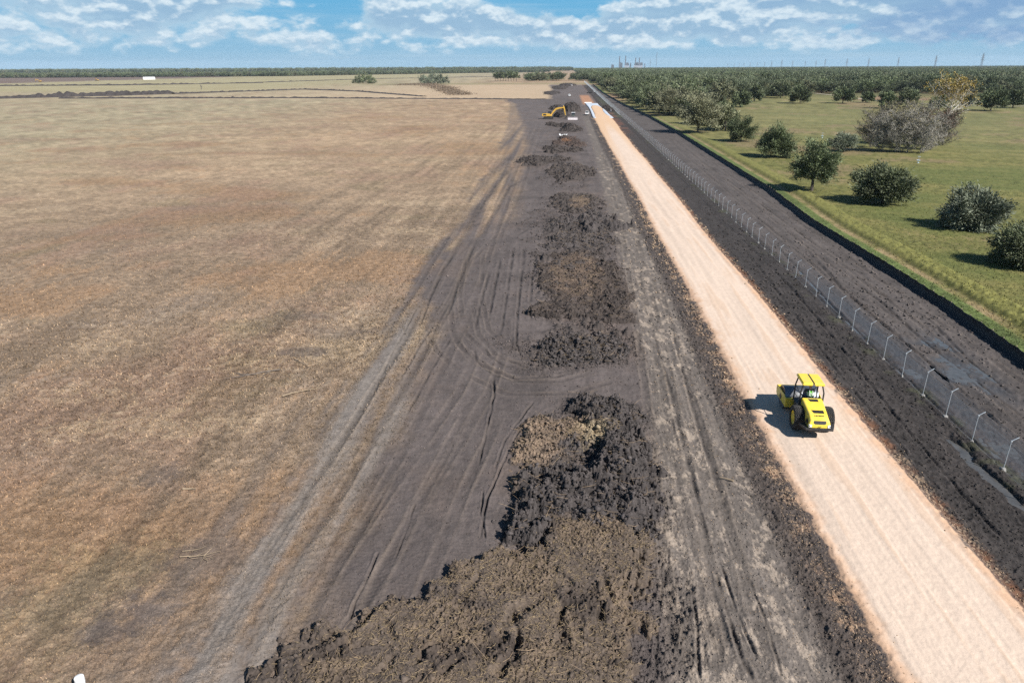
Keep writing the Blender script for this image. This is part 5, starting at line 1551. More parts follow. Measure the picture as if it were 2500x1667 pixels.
    c = MB(); c.tube([(-0.07, -1.67, 1.05), (-0.06, -1.70, 1.03), (0.06, -1.70, 1.03), (0.07, -1.67, 1.05)], 0.014, 6)
    c.build('hood_handle', M_BLACK, hood)
    for sx in (-1, 1):
        c = MB(); c.hexa([(sx*0.46, -1.685, 0.985), (sx*0.62, -1.68, 0.985), (sx*0.63, -1.55, 0.985), (sx*0.46, -1.55, 0.985), (sx*0.45, -1.685, 1.14), (sx*0.60, -1.68, 1.14), (sx*0.61, -1.55, 1.20), (sx*0.45, -1.55, 1.20)])
        l = c.build('rear_lamp', M_LAMP, t, bevel=0.01)
        c = MB(); c.tube([(sx*0.575, -1.685, 1.06), (sx*0.575, -1.672, 1.06)], 0.035, 10); c.build('lamp_housing', M_BLACK, l)
        # dark side louvre of the hood
        c = MB()
        pts = [(-0.25, 1.28), (0.42, 1.35), (0.42, 1.72), (0.10, 1.75), (-0.22, 1.60)]
        P = [(sx*(0.495+0.07*(1-(z-0.95)/1.0)), y, z) for y, z in pts]
        c.add(P+[(x-sx*0.06, y, z) for x, y, z in P], [tuple(range(5)), tuple(range(9, 4, -1))]+[(i, i+5, (i+1) % 5+5, (i+1) % 5) for i in range(5)])
        c.build('side_louvre', M_GRILLE, hood)
        c = MB(); c.prism([(-0.95, 1.05), (-1.42, 1.02), (-1.45, 1.22), (-1.15, 1.34)], 'x', sx*0.625, sx*0.655)
        c.build('side_panel', M_BLACK, hood)
    # maker's lettering across the hood
    cu = bpy.data.curves.new('lettering', 'FONT'); cu.body = 'BOMAG'; cu.size = 0.135; cu.align_x = 'CENTER'; cu.extrude = 0.003; cu.offset = 0.004
    tmp = bpy.data.objects.new('lettering', cu); COL.objects.link(tmp)
    dg = bpy.context.evaluated_depsgraph_get()
    me = bpy.data.meshes.new_from_object(tmp.evaluated_get(dg))
    bpy.data.objects.remove(tmp); me.name = 'lettering'
    me.materials.clear(); me.materials.append(M_BLACK)
    lo = bpy.data.objects.new('lettering', me); COL.objects.link(lo); lo.parent = hood
    sl = math.atan2(zt(-1.05)-zt(-1.35), 0.30)
    lo.location = (0.07, -1.25, zt(-1.25)+0.012); lo.rotation_euler = (sl, 0, 0)
    c = MB(); c.prism([(-0.27, -1.25), (-0.19, -1.25), (-0.23, -1.155)], 'z', 0, 0.006)
    c.v = [(x, y, zt(y)+0.010+z) for x, y, z in c.v]
    c.build('emblem', M_BLACK, hood)
    # operator platform
    b = MB(); b.box((0, 1.28, 1.16), (1.46, 1.42, 0.10)); b.box((-0.62, 1.2, 0.92), (0.26, 0.7, 0.40)); b.box((0.62, 1.2, 0.92), (0.26, 0.7, 0.40))
    for sx in (-1, 1):
        for z in (0.5, 0.78): b.box((sx*0.80, 1.25, z), (0.20, 0.42, 0.03))
        b.tube([(sx*0.72, 1.06, 1.12), (sx*0.84, 1.06, 0.45), (sx*0.84, 1.44, 0.45), (sx*0.72, 1.44, 1.12)], 0.02, 6)
    b.build('platform', M_BLACK, t, bevel=0.012)
    b = MB(); b.box((0.0, 1.06, 1.50), (0.50, 0.46, 0.20)); b.box((0, 0.83, 1.60), (0.48, 0.10, 0.36)); b.box((0, 1.06, 1.28), (0.34, 0.34, 0.20))
    for sx in (-1, 1): b.box((sx*0.29, 1.02, 1.60), (0.07, 0.36, 0.05))
    b.build('seat', M_SEAT, t, bevel=0.04)
    b = MB(); b.hexa([(-0.22, 1.66, 1.21), (0.22, 1.66, 1.21), (0.22, 1.90, 1.21), (-0.22, 1.90, 1.21), (-0.2, 1.60, 1.66), (0.2, 1.60, 1.66), (0.2, 1.80, 1.78), (-0.2, 1.80, 1.78)])
    con = b.build('console', M_BLACK, t, bevel=0.02)
    b = MB(); T = Matrix.Translation((0, 1.585, 1.86)) @ Matrix.Rotation(R_(32), 4, 'X')
    b.lathe([(0.19+0.016*math.cos(a), 0.016*math.sin(a)) for a in [k*math.pi/3 for k in range(6)]], 28, 'z', (0, 0, 0), T)
    for k in range(3):
        a = 2*math.pi*k/3+0.5; b.tube([(0, 0, 0), (0.19*math.cos(a), 0.19*math.sin(a), 0)], 0.012, 5, T)
    b.tube([(0, 0, 0), (0, 0, -0.2)], 0.03, 6, T)
    b.build('steering_wheel', M_BLACK, con)
    # canopy: four posts, a roof of two yellow pressed panels with a dark gap between
    b = MB()
    for sx in (-1, 1):
        b.tube([(sx*0.69, 1.93, 1.15), (sx*0.69, 1.90, 2.2), (sx*0.55, 1.95, 2.74)], 0.045, 6)
        b.tube([(sx*0.69, 0.64, 1.15), (sx*0.69, 0.64, 2.2), (sx*0.55, 0.72, 2.74)], 0.045, 6)
    b.box((0, 1.34, 2.72), (1.12, 1.3, 0.05)); 
    b.build('canopy_posts', M_BLACK, t)
    b = MB()
    for sx in (-1, 1):
        x0, x1 = sx*0.045, sx*0.65
        b.hexa([(x0, 0.55, 2.76), (x1, 0.55, 2.76), (x1, 2.12, 2.76), (x0, 2.12, 2.76), (x0, 0.59, 2.87), (sx*0.61, 0.59, 2.86), (sx*0.61, 2.08, 2.86), (x0, 2.08, 2.87)])
        for y in (0.57, 2.10): b.box((sx*0.36, y, 2.75), (0.56, 0.05, 0.10))
        b.box((sx*0.65, 1.34, 2.76), (0.035, 1.54, 0.10))
    roof = b.build('canopy_roof', M_YEL, t, bevel=0.03)
    b = MB(); b.box((0, 1.34, 2.80), (0.09, 1.5, 0.08)); b.build('roof_channel', M_BLACK, roof)
    # handrails
    b = MB()
    for sx in (-1, 1):
        b.tube([(sx*0.72, 0.64, 1.62), (sx*0.72, 1.0, 1.66), (sx*0.72, 1.55, 1.66), (sx*0.72, 1.9, 1.60)], 0.02, 6)
        b.tube([(sx*0.69, 1.90, 2.2), (sx*0.45, 1.95, 1.75), (sx*0.22, 1.90, 1.62)], 0.02, 6)
    b.tube([(-0.7, 0.64, 1.66), (0.7, 0.64, 1.66)], 0.024, 6)
    b.build('handrail', M_BLACK, t)
    # drum yoke and drum, slightly steered to the left
    yk = bpy.data.objects.new('drum_frame_pivot', None)
    bpy.data.objects.remove(yk)
    A = Matrix.Translation((0, 1.9, 0)) @ Matrix.Rotation(R_(2.5), 4, 'Z') @ Matrix.Translation((0, -1.9, 0))
    b = MB()
    for sx in (-1, 1):
        b.prism([(2.10, 0.52), (2.10, 1.02), (2.35, 1.20), (3.95, 1.20), (4.10, 1.08), (4.10, 0.66), (3.95, 0.52)], 'x', sx*1.09, sx*1.15, A)
    b.box((0, 2.05, 0.82), (2.30, 0.16, 0.62), A); b.box((0, 4.05, 0.98), (2.30, 0.14, 0.36), A)
    b.box((0, 1.75, 0.72), (0.6, 0.5, 0.40), A)
    fr = b.build('drum_frame', M_YEL, t, bevel=0.02)
    b = MB()
    for sx in (-1, 1): b.lathe([(0.0, sx*1.165), (0.19, sx*1.165), (0.21, sx*1.13)], 20, 'x', (0, 3.08, 0.775), A, closed=False)
    b.build('drum_hub', M_BLACK, fr)
    b = MB(); b.box((0, 2.20, 1.06), (2.1, 0.08, 0.07), A); b.box((0, 3.95, 0.80), (2.1, 0.06, 0.06), A)
    b.build('scraper', M_BLACK, fr)
    b = MB(); b.lathe([(0.0, -1.03), (0.62, -1.03), (0.72, -1.06), (0.755, -1.06), (0.765, -1.04), (0.765, 1.04), (0.755, 1.06), (0.72, 1.06), (0.62, 1.03), (0.0, 1.03)], 72, 'x', (0, 3.08, 0.765), A, closed=False)
    b.build('drum', M_STEEL, t, True)
    b = MB()
    for sx in (-1, 1): b.tube([(sx*0.2, 1.1, 0.95), (sx*0.26, 1.6, 0.98), (sx*0.2, 2.1, 0.95)], 0.03, 6)
    b.build('hydraulic_hose', M_BLACK, t)
    # driver
    c, s = math.cos(YAWR), math.sin(YAWR)
    lx, ly = 0.0, 1.06
    person('seated driver in a lime green safety vest at the wheel of the yellow roller', (X0+(c*lx-s*ly)*SR, Y0+(s*lx+c*ly)*SR, ZR), YAWR, seated(1.60), M_SHIRT, M_JEANS, None, True).scale = (SR, SR, SR)
road_roller()

# ------------------------------------------------------------------ fences
def chain_fence():
    Y0, DY, NP = 30.9, 3.35, 100
    Y_END = 1180.0
    t = thing('chain_link_fence', 'grey chain-link fence with angled post tops running along the muddy strip', 'fence', (FENCE_X, Y0, 0))
    H = 1.85
    def post_mb(b, y, lo=6):
        b.tube([(0, y, -0.1), (0, y, H)], 0.024, lo)
    b = MB(); post_mb(b, 0); post = b.build('post', M_GALV, t, True)
    b = MB(); b.tube([(0, 0, H-0.03), (0.05, 0, H+0.05), (0.36, 0, H+0.26)], 0.030, 6); b.lathe([(0.0, 0.05), (0.05, 0.03), (0.055, -0.06)], 8, 'z', (0, 0, H), closed=False)
    arm = b.build('arm', M_GALV, post, True)
    g = random.Random(3)
    b = MB(); n = 11
    ring = [(0.26*math.cos(2*math.pi*k/n)*(0.7+0.6*g.random()), 0.26*math.sin(2*math.pi*k/n)*(0.7+0.6*g.random()), -0.06) for k in range(n)]
    top = [(x*0.72, y*0.72, 0.09) for x, y, z in ring]
    b.add(ring+top+[(0, 0, 0.12)], [(k, (k+1) % n, n+(k+1) % n, n+k) for k in range(n)]+[(n+k, n+(k+1) % n, 2*n) for k in range(n)])
    foot = b.build('footing', M_CONC, post)
    for i in range(1, NP):
        p = post.copy(); COL.objects.link(p); p.location = (g.uniform(-.04, .04), i*DY, g.uniform(-0.05, 0.05)); p.rotation_euler = (g.uniform(-.015, .015), g.uniform(-.02, .02), 0)
        a = arm.copy(); COL.objects.link(a); a.parent = p; a.rotation_euler = (0, 0, g.uniform(-.12, .12))
        f = foot.copy(); COL.objects.link(f); f.parent = p; f.rotation_euler = (0, 0, g.uniform(0, 6)); s = g.uniform(0.3, 0.8); f.scale = (s, s*g.uniform(.7, 1.2), 1)
    b = MB()
    for k in range(NP, int((Y_END-Y0)/DY)):
        y = k*DY
        b.box((0, y, H/2), (0.075, 0.075, H)); b.box((0.2, y, H+0.13), (0.36, 0.07, 0.07), None); b.box((0, y, 0.02), (0.5, 0.45, 0.14))
    tag(b.build('far_posts', M_GALV, t), kind='stuff')
    # woven wire: crossing diagonal strands, the gaps really open
    m = bpy.data.materials.new('woven_wire'); m.use_nodes = True
    nt = m.node_tree; N, L = nt.nodes, nt.links
    bs = N['Principled BSDF']; bs.inputs['Base Color'].default_value = (0.50, 0.54, 0.58, 1); bs.inputs['Roughness'].default_value = 0.5; bs.inputs['Metallic'].default_value = 0.3
    tc = N.new('ShaderNodeTexCoord'); sp = N.new('ShaderNodeSeparateXYZ'); L.new(tc.outputs['Object'], sp.inputs[0])
    def mt(op, a, b2=None):
        n_ = N.new('ShaderNodeMath'); n_.operation = op
        for i_, v in enumerate((a, b2)):
            if v is None: continue
            if isinstance(v, (int, float)): n_.inputs[i_].default_value = v
            else: L.new(v, n_.inputs[i_])
        return n_.outputs[0]
    outs = []
    for sg in (1, -1):
        q = mt('MULTIPLY', mt('ADD', sp.outputs[1], mt('MULTIPLY', sp.outputs[2], sg)), 1/0.075)
        outs.append(mt('LESS_THAN', mt('FRACT', q), 0.032))
    al = mt('MAXIMUM', outs[0], outs[1])
    L.new(al, bs.inputs['Alpha'])
    L_ = Y_END-Y0
    mesh_np('woven_wire', [(-0.045, 0, 0.06), (-0.045, L_, 0.06), (-0.045, L_, H-0.03), (-0.045, 0, H-0.03)], [(0, 1, 2, 3)], False, m, t)
    b = MB(); b.tube([(-0.045, 0, H-0.03), (-0.045, L_, H-0.03)], 0.004, 5); b.tube([(-0.045, 0, 0.07), (-0.045, L_, 0.07)], 0.004, 5)
    b.build('tension_wire', M_GALV, t)
    b = MB()
    for k, (x, z) in enumerate(((0.13, H+0.10), (0.24, H+0.18), (0.34, H+0.25))): b.tube([(x, 0, z), (x, L_, z)], 0.004, 4)
    b.build('barbed_wire', M_GALV, t)
chain_fence()

M_SILT = mat('black_fabric', (0.012, 0.012, 0.014), 0.75, 0, 0.3, 1.5, 0.3, 4)
M_WOOD = mat('stake_wood', (0.34, 0.27, 0.19), 0.9, 0, 0.25, 6)
def silt_fence():
    t = thing('silt_fence', 'low black silt fence between the dug strip and the green grass', 'fence', (0, 0, 0))
    g = np.random.default_rng(8)
    ys = []; y = 22.0
    while y < 995: ys.append(y); y += 0.6 if y < 160 else (1.5 if y < 400 else 5.0)
    ys = np.array(ys)
    xs = np.interp(ys, SY, SX)
    x = xs+0.04*np.sin(ys*2*math.pi/1.9)+0.12*perlin(ys/5.0, ys*0+2, 5)+0.3*perlin(ys/17.0, ys*0+9, 6)*0
    h = 0.95+0.04*np.cos(ys*2*math.pi/1.9)+0.07*perlin(ys/4.2, ys*0, 9)
    V = []
    for k, (dx, z) in enumerate(((-0.85, 0.04), (-0.30, 0.18), (-0.06, 0.30), (0.0, 0.62), (0.03, 1.0))):
        zz = z if k < 2 else h*z
        V.append(np.stack([x+dx+0.08*perlin(ys/1.1+k*5, ys*0, 12+k), ys, np.zeros_like(ys)+zz], 1))
    for dx in (0.03, 0.08):
        V.append(np.stack([x+dx, ys, h if dx < 0.05 else np.zeros_like(ys)-0.05], 1))
    V = np.stack(V, 1); m = V.shape[1]; n = len(ys)
    i = np.arange(n-1)[:, None]; j = np.arange(m-1)[None]
    F = np.stack([i*m+j, (i+1)*m+j, (i+1)*m+j+1, i*m+j+1], -1).reshape(-1, 4)
    mesh_np('fabric', V.reshape(-1, 3), F, True, M_SILT, t)
    st = None
    for k in range(60):
        yy = 44+1.9*k; xx = float(np.interp(yy, SY, SX))+0.11
        if st is None:
            b = MB(); b.box((0, 0, 0.5), (0.05, 0.04, 1.08)); st = b.build('stake', M_WOOD, t); o = st
        else:
            o = st.copy(); COL.objects.link(o)
        o.location = (xx, yy, 0); o.rotation_euler = (0.04*math.sin(k*3.1), 0.05*math.cos(k*2.3), 0)
silt_fence()

# ------------------------------------------------------------------ far machines and vehicles
def track_unit(b, x, L, h, w):
    b.prism([(-L/2+h*0.45, 0.0), (L/2-h*0.45, 0.0), (L/2-h*0.1, h*0.25), (L/2, h*0.55), (L/2-h*0.25, h), (-L/2+h*0.25, h), (-L/2, h*0.55), (-L/2+h*0.1, h*0.25)], 'x', x-w/2, x+w/2)
def excavator(label, loc, rz):
    t = thing('excavator', label, 'excavator', loc, rz)
    # forward = +Y
    for sx in (-1, 1):
        b = MB(); track_unit(b, sx*1.15, 4.6, 1.0, 0.6)
        for k in range(15): b.box((sx*1.15, -1.9+k*0.27, 1.0), (0.62, 0.10, 0.06))
        b.build('track', M_BLACK, t, bevel=0.03)
    b = MB(); b.box((0, 0, 0.75), (1.7, 2.0, 0.5)); b.lathe([(0.0, 1.2), (0.7, 1.2), (0.7, 0.9), (0, 0.9)], 20, 'z', (0, 0, 0), closed=False); b.build('undercarriage', M_BLACK, t)
    b = MB(); b.prism([(-2.75, 1.25), (1.6, 1.25), (1.6, 1.75), (0.4, 2.3), (-1.2, 2.45), (-2.6, 2.45), (-2.95, 2.2), (-2.95, 1.4)], 'x', -1.35, 1.35)
    body = b.build('body', M_CATY, t, bevel=0.06)
    b = MB(); b.box((0.0, -1.9, 2.5), (1.6, 1.2, 0.14)); b.box((1.36, -1.7, 1.9), (0.03, 1.4, 0.6)); b.build('engine_grille', M_GRILLE, body)
    b = MB(); b.tube([(0.5, -1.2, 2.4), (0.5, -1.2, 2.95)], 0.07, 8); b.build('exhaust', M_BLACK, body)
    b = MB(); b.hexa([(-1.33, -0.3, 1.78), (-0.40, -0.3, 1.78), (-0.40, 1.6, 1.78), (-1.33, 1.6, 1.78), (-1.28, -0.2, 3.15), (-0.45, -0.2, 3.15), (-0.45, 1.1, 3.15), (-1.28, 1.1, 3.15)])
    cab = b.build('cab', M_GLASS, t, bevel=0.05)
    b = MB(); b.box((-0.865, 0.45, 3.19), (0.95, 1.4, 0.10))
    for x in (-1.31, -0.42): b.tube([(x, -0.28, 1.8), (x, -0.2, 3.15)], 0.05, 5); b.tube([(x, 1.6, 1.8), (x, 1.1, 3.15)], 0.05, 5)
    b.build('cab_frame', M_BLACK, cab)
    def beam(pts, w, h):
        c = MB(); pts = [Vector(p) for p in pts]
        V = []; F = []
        for i, p in enumerate(pts):
            d = (pts[min(i+1, len(pts)-1)]-pts[max(i-1, 0)]).normalized(); nrm = Vector((0, -d.z, d.y))
            hh = h[i]/2
            V += [p+nrm*hh+Vector((-w/2, 0, 0)), p+nrm*hh+Vector((w/2, 0, 0)), p-nrm*hh+Vector((w/2, 0, 0)), p-nrm*hh+Vector((-w/2, 0, 0))]
        for i in range(len(pts)-1):
            for k in range(4): F.append((i*4+k, i*4+(k+1) % 4, (i+1)*4+(k+1) % 4, (i+1)*4+k))
        F.append((0, 1, 2, 3)); m = (len(pts)-1)*4; F.append((m+3, m+2, m+1, m))
        return c.add(V, F)
    beam([(0.25, 1.1, 1.7), (0.25, 2.2, 3.2), (0.25, 3.4, 4.35), (0.25, 4.8, 4.75), (0.25, 7.0, 4.95)], 0.5, [0.45, 0.75, 0.85, 0.65, 0.4]).build('boom', M_CATY, t, bevel=0.04)
    beam([(0.25, 6.6, 5.75), (0.25, 7.0, 4.95), (0.25, 7.35, 3.2), (0.25, 7.7, 1.6)], 0.38, [0.3, 0.62, 0.5, 0.32]).build('arm', M_CATY, t, bevel=0.03)
    b = MB()
    for x in (-0.12, 0.62): b.tube([(x, 1.5, 1.7), (x, 2.6, 2.9), (x, 3.7, 4.2)], [0.10, 0.10, 0.05], 7)
    b.tube([(0.25, 3.9, 5.1), (0.25, 5.4, 5.55), (0.25, 6.6, 5.7)], [0.10, 0.09, 0.05], 7); b.tube([(0.25, 7.1, 5.2), (0.25, 7.6, 3.6), (0.25, 7.95, 2.1)], [0.08, 0.08, 0.05], 7)
    b.build('hydraulic_cylinder', M_STEEL, t)
    b = MB(); b.prism([(7.55, 1.6), (7.95, 1.7), (8.25, 1.2), (8.2, 0.55), (7.8, 0.25), (7.25, 0.35), (7.3, 0.5), (7.75, 0.55), (7.9, 0.95), (7.7, 1.25)], 'x', -0.35, 0.85)
    for k in range(5): b.box((-0.25+k*0.25, 7.16, 0.38), (0.1, 0.2, 0.07))
    b.build('bucket', M_BLACK, t)
    return t
ex = excavator('yellow tracked excavator with its boom reaching over a black heap', (*at(1339, 291), 0), R_(-90))
x, y = at(238, 198)
ec = dup(ex, (x, y, 0), R_(60), (1.0, 1.0, 1.0), 'tiny yellow excavator far away on the brown field at the left')
x, y = at(98, 201)
ec2 = dup(ex, (x, y, 0), R_(100), None, 'tiny excavator farthest left, by the edge of the brown field')

def bulldozer(label, loc, rz):
    t = thing('bulldozer', label, 'bulldozer', loc, rz)
    for sx in (-1, 1):
        b = MB(); track_unit(b, sx*1.25, 3.9, 1.15, 0.6)
        for k in range(12): b.box((sx*1.25, -1.5+k*0.27, 1.15), (0.62, 0.09, 0.07))
        b.build('track', M_BLACK, t, bevel=0.03)
    m = M_BLACK
    b = MB(); b.prism([(-1.9, 0.7), (1.9, 0.7), (1.95, 1.75), (0.4, 2.0), (0.4, 1.5), (-1.9, 1.5)], 'x', -0.62, 0.62)
    body = b.build('body', mat('dusty_grey_paint', (0.10, 0.115, 0.10), 0.6, 0, 0.15, 2), t, bevel=0.05)
    b = MB(); b.box((0, 1.96, 1.25), (1.0, 0.04, 0.8)); b.build('radiator_grille', M_GRILLE, body)
    b = MB(); b.tube([(0.3, 1.0, 1.8), (0.3, 1.0, 2.6)], 0.07, 8); b.build('exhaust', M_BLACK, body)
    b = MB(); b.hexa([(-0.75, -1.5, 1.5), (0.75, -1.5, 1.5), (0.75, 0.35, 1.5), (-0.75, 0.35, 1.5), (-0.7, -1.4, 2.85), (0.7, -1.4, 2.85), (0.6, 0.1, 2.85), (-0.6, 0.1, 2.85)])
    cab = b.build('cab', M_GLASS, t, bevel=0.04)
    b = MB(); b.box((0, -0.65, 2.93), (1.75, 1.9, 0.12)); b.build('cab_roof', M_WHITE, cab, bevel=0.03)
    b = MB()
    n = 9
    prof = [(2.75+0.28*math.cos(R_(-70+k*140/(n-1)))*-1+0.2, 0.05+1.25*k/(n-1)) for k in range(n)]
    poly = [(p[0], p[1]) for p in prof]+[(p[0]-0.10, p[1]) for p in reversed(prof)]
    b.prism(poly, 'x', -2.15, 2.15)
    b.build('blade', M_WHITE if False else mat('polished_blade', (0.66, 0.60, 0.60), 0.5, 0.15, 0.1, 2), t)
    b = MB()
    for sx in (-1, 1): b.box((sx*1.72, 1.1, 0.55), (0.18, 3.1, 0.28)); b.tube([(sx*0.5, 1.9, 1.5), (sx*0.6, 2.5, 0.75)], 0.07, 6)
    b.build('push_arm', m, t)
    return t
bulldozer('dark bulldozer facing the camera, wide pale blade lowered in front', (*at(1399, 292), 0), R_(176))

def wheel(b, x, y, r, w):
    b.lathe([(r*0.45, -w/2), (r*0.9, -w/2), (r, -w*0.35), (r, w*0.35), (r*0.9, w/2), (r*0.45, w/2)], 20, 'x', (x, y, r))
def pickup(label, loc, rz, door=False, car=False, group=None):
    t = thing('pickup_truck' if not car else 'parked_car', label, 'pickup truck' if not car else 'car', loc, rz)
    # forward = +Y, length 5.6
    b = MB()
    if not car:
        b.prism([(-2.75, 0.55), (2.75, 0.55), (2.8, 0.95), (2.6, 1.12), (1.3, 1.18), (-2.75, 1.18)], 'x', -0.97, 0.97)
    else:
        b.prism([(-2.25, 0.45), (2.35, 0.45), (2.4, 0.85), (2.2, 1.0), (1.1, 1.08), (-2.2, 1.08)], 'x', -0.92, 0.92)
    body = b.build('body', M_WHITE, t, bevel=0.09)
    y1, y0 = (1.2, -0.75) if not car else (1.05, -2.1)
    zc0, zc1 = (1.16, 1.86) if not car else (1.06, 1.66)
    b = MB(); b.hexa([(-0.9, y0, zc0), (0.9, y0, zc0), (0.9, y1, zc0), (-0.9, y1, zc0), (-0.74, y0+0.22, zc1-0.05), (0.74, y0+0.22, zc1-0.05), (0.74, y1-0.75, zc1-0.05), (-0.74, y1-0.75, zc1-0.05)])
    w = b.build('windows', M_GLASS, t, bevel=0.03)
    b = MB(); b.hexa([(-0.76, y0+0.2, zc1-0.06), (0.76, y0+0.2, zc1-0.06), (0.76, y1-0.73, zc1-0.06), (-0.76, y1-0.73, zc1-0.06), (-0.66, y0+0.35, zc1+0.02), (0.66, y0+0.35, zc1+0.02), (0.66, y1-0.9, zc1+0.02), (-0.66, y1-0.9, zc1+0.02)])
    for sx in (-1, 1):
        for ya, yb in ((y0+0.02, y0+0.24), (y1-0.02, y1-0.74), ((y0+y1)/2-0.15, (y0+y1)/2-0.2)):
            b.tube([(sx*0.9, ya, zc0), (sx*0.755, yb, zc1-0.04)], 0.045, 5)
    b.build('roof', M_WHITE, w)
    if not car:
        b = MB(); b.box((0, -1.78, 1.14), (1.55, 1.75, 0.12)); b.build('cargo_bed', M_BLACK, t)
        b = MB(); b.box((0, -2.79, 0.58), (1.8, 0.14, 0.18)); b.build('bumper', M_STEEL, t)
    yw = 1.75 if not car else 1.45
    for sx in (-1, 1):
        for yy in (yw, -yw):
            b = MB(); wheel(b, sx*0.85, yy, 0.39 if not car else 0.33, 0.26); wo = b.build('wheel', M_RUB, t)
            b = MB(); b.lathe([(0.0, sx*0.10), (0.17, sx*0.10), (0.19, sx*0.13)], 12, 'x', (sx*0.85, yy, 0.39 if not car else 0.33), closed=False); b.build('rim', M_STEEL, wo)
        ye = 2.78 if not car else 2.36
        b = MB(); b.box((sx*0.75, ye, 0.88 if not car else 0.78), (0.3, 0.08, 0.16)); b.build('headlight', M_LAMP, t)
        b = MB(); b.box((sx*0.88, -2.76 if not car else -2.24, 0.95 if not car else 0.85), (0.14, 0.06, 0.26)); b.build('tail_light', M_RED, t)
    if door:
        b = MB(); M = Matrix.Translation((-0.97, 1.0, 0)) @ Matrix.Rotation(R_(62), 4, 'Z')
        b.hexa([(-0.04, -1.1, 0.6), (0.04, -1.1, 0.6), (0.04, 0, 0.6), (-0.04, 0, 0.6), (-0.04, -1.1, 1.82), (0.04, -1.1, 1.82), (0.04, -0.3, 1.82), (-0.04, -0.3, 1.82)], M)
        b.build('door', M_WHITE, t)
    return t
pickup('white pickup truck seen from behind with its left door open, beside the pale sheet', (*at(1433, 281.5), 0), R_(-3), True)
pickup('white car with dark windscreen facing the camera, parked by the dug earth', (*at(1390, 235.5), 0), R_(184), False, True)
pickup('tiny white pickup truck at the far end of the strip, facing away', (*at(1395, 210.5), 0), R_(12))

def utility_cart(label, loc, rz):
    t = thing('utility_vehicle', label, 'utility vehicle', loc, rz)
    b = MB(); b.box((0, 0, 0.7), (1.5, 3.0, 0.45)); b.box((0, -0.95, 1.05), (1.4, 1.0, 0.3)); b.build('body', M_BLACK, t, bevel=0.05)
    b = MB(); b.box((0, 0.2, 1.05), (1.2, 0.5, 0.3)); b.box((0, -0.1, 1.35), (1.2, 0.12, 0.5)); b.build('seat', M_SEAT, t)
    b = MB()
    for sx in (-1, 1): b.tube([(sx*0.68, 0.9, 0.9), (sx*0.62, 0.6, 1.95), (sx*0.62, -0.4, 1.95), (sx*0.68, -0.5, 0.9)], 0.04, 6)
    b.box((0, 0.1, 1.97), (1.35, 1.2, 0.05)); b.build('roll_cage', M_BLACK, t)
    for sx in (-1, 1):
        for yy in (1.05, -1.05):
            b = MB(); wheel(b, sx*0.68, yy, 0.36, 0.28); b.build('wheel', M_RUB, t)
    return t
utility_cart('dark utility vehicle parked near the fence at the far end of the road works', (*at(1437, 228.5), 0), R_(80))
utility_cart('second dark utility vehicle, just right of the first one by the fence', (*at(1443, 227.5), 0), R_(10))
ps = person('man in a white shirt standing by the fence beside the dark vehicles', (*at(1450, 227.5), 0), R_(160), standing(), M_SHIRTW, M_JEANS, M_HAT)
person('man in dark clothes standing at the fence, right of the man in white', (*at(1455, 227.5), 0), R_(100), standing(0.13, 0.15), M_SHIRT, M_SHIRT, M_HAT)
person('worker in a white shirt bending a little beside the fence, near the low dark heap', (*at(1491, 276), 0), R_(120), standing(0.16, 0.05, 0.12), M_SHIRTW, M_JEANS, M_HAT)

# ------------------------------------------------------------------ sheets, pipe, sticks, posts
M_GEO = mat('pale_geotextile', (0.44, 0.49, 0.56), 0.8, 0, 0.10, 0.25, 0.2, 1.2)
def geotextile():
    n, m = 60, 24
    V = []
    for i in range(n):
        y = 338+(478-338)*i/(n-1)
        xl = 12.2+0.2*math.sin(y*0.05)+0.1*math.sin(y*0.7)-0.5*max(0, (y-440)/38); xr = 18.9+(478-y)/140*2.3+0.15*math.sin(y*0.08+1)+0.08*math.sin(y*0.9)
        for j in range(m):
            u = j/(m-1); x = xl+(xr-xl)*u
            z = (0.27 if abs(x-16.4) > 2.9 or y > 462 else 0.10)+0.025*math.sin(x*2.1+y*0.4)+0.025*math.sin(y*0.9+x)
            V.append((x, y, z))
    V = np.array(V)
    top = V+np.array([0, 0, 0.02])
    i = np.arange(n-1)[:, None]; j = np.arange(m-1)[None]
    F = np.stack([i*m+j, i*m+j+1, (i+1)*m+j+1, (i+1)*m+j], -1).reshape(-1, 4)
    # edges let down to the ground
    o = mesh_np('geotextile_sheet', top, F, True, M_GEO)
    so = o.modifiers.new('thick', 'SOLIDIFY'); so.thickness = 0.03; so.offset = -1
    tag(o, 'pale bluish fabric sheet rolled out beyond the end of the gravel road', 'ground sheet')
    t = MB(); t.tube([(11.0, 479, 0.42), (14.2, 479.2, 0.42), (15.6, 479, 0.42)], 0.40, 14)
    r = t.build('fabric_roll', M_WHITE, None, True)
    tag(r, 'white roll of fabric lying at the far left end of the pale sheet', 'fabric roll')
geotextile()

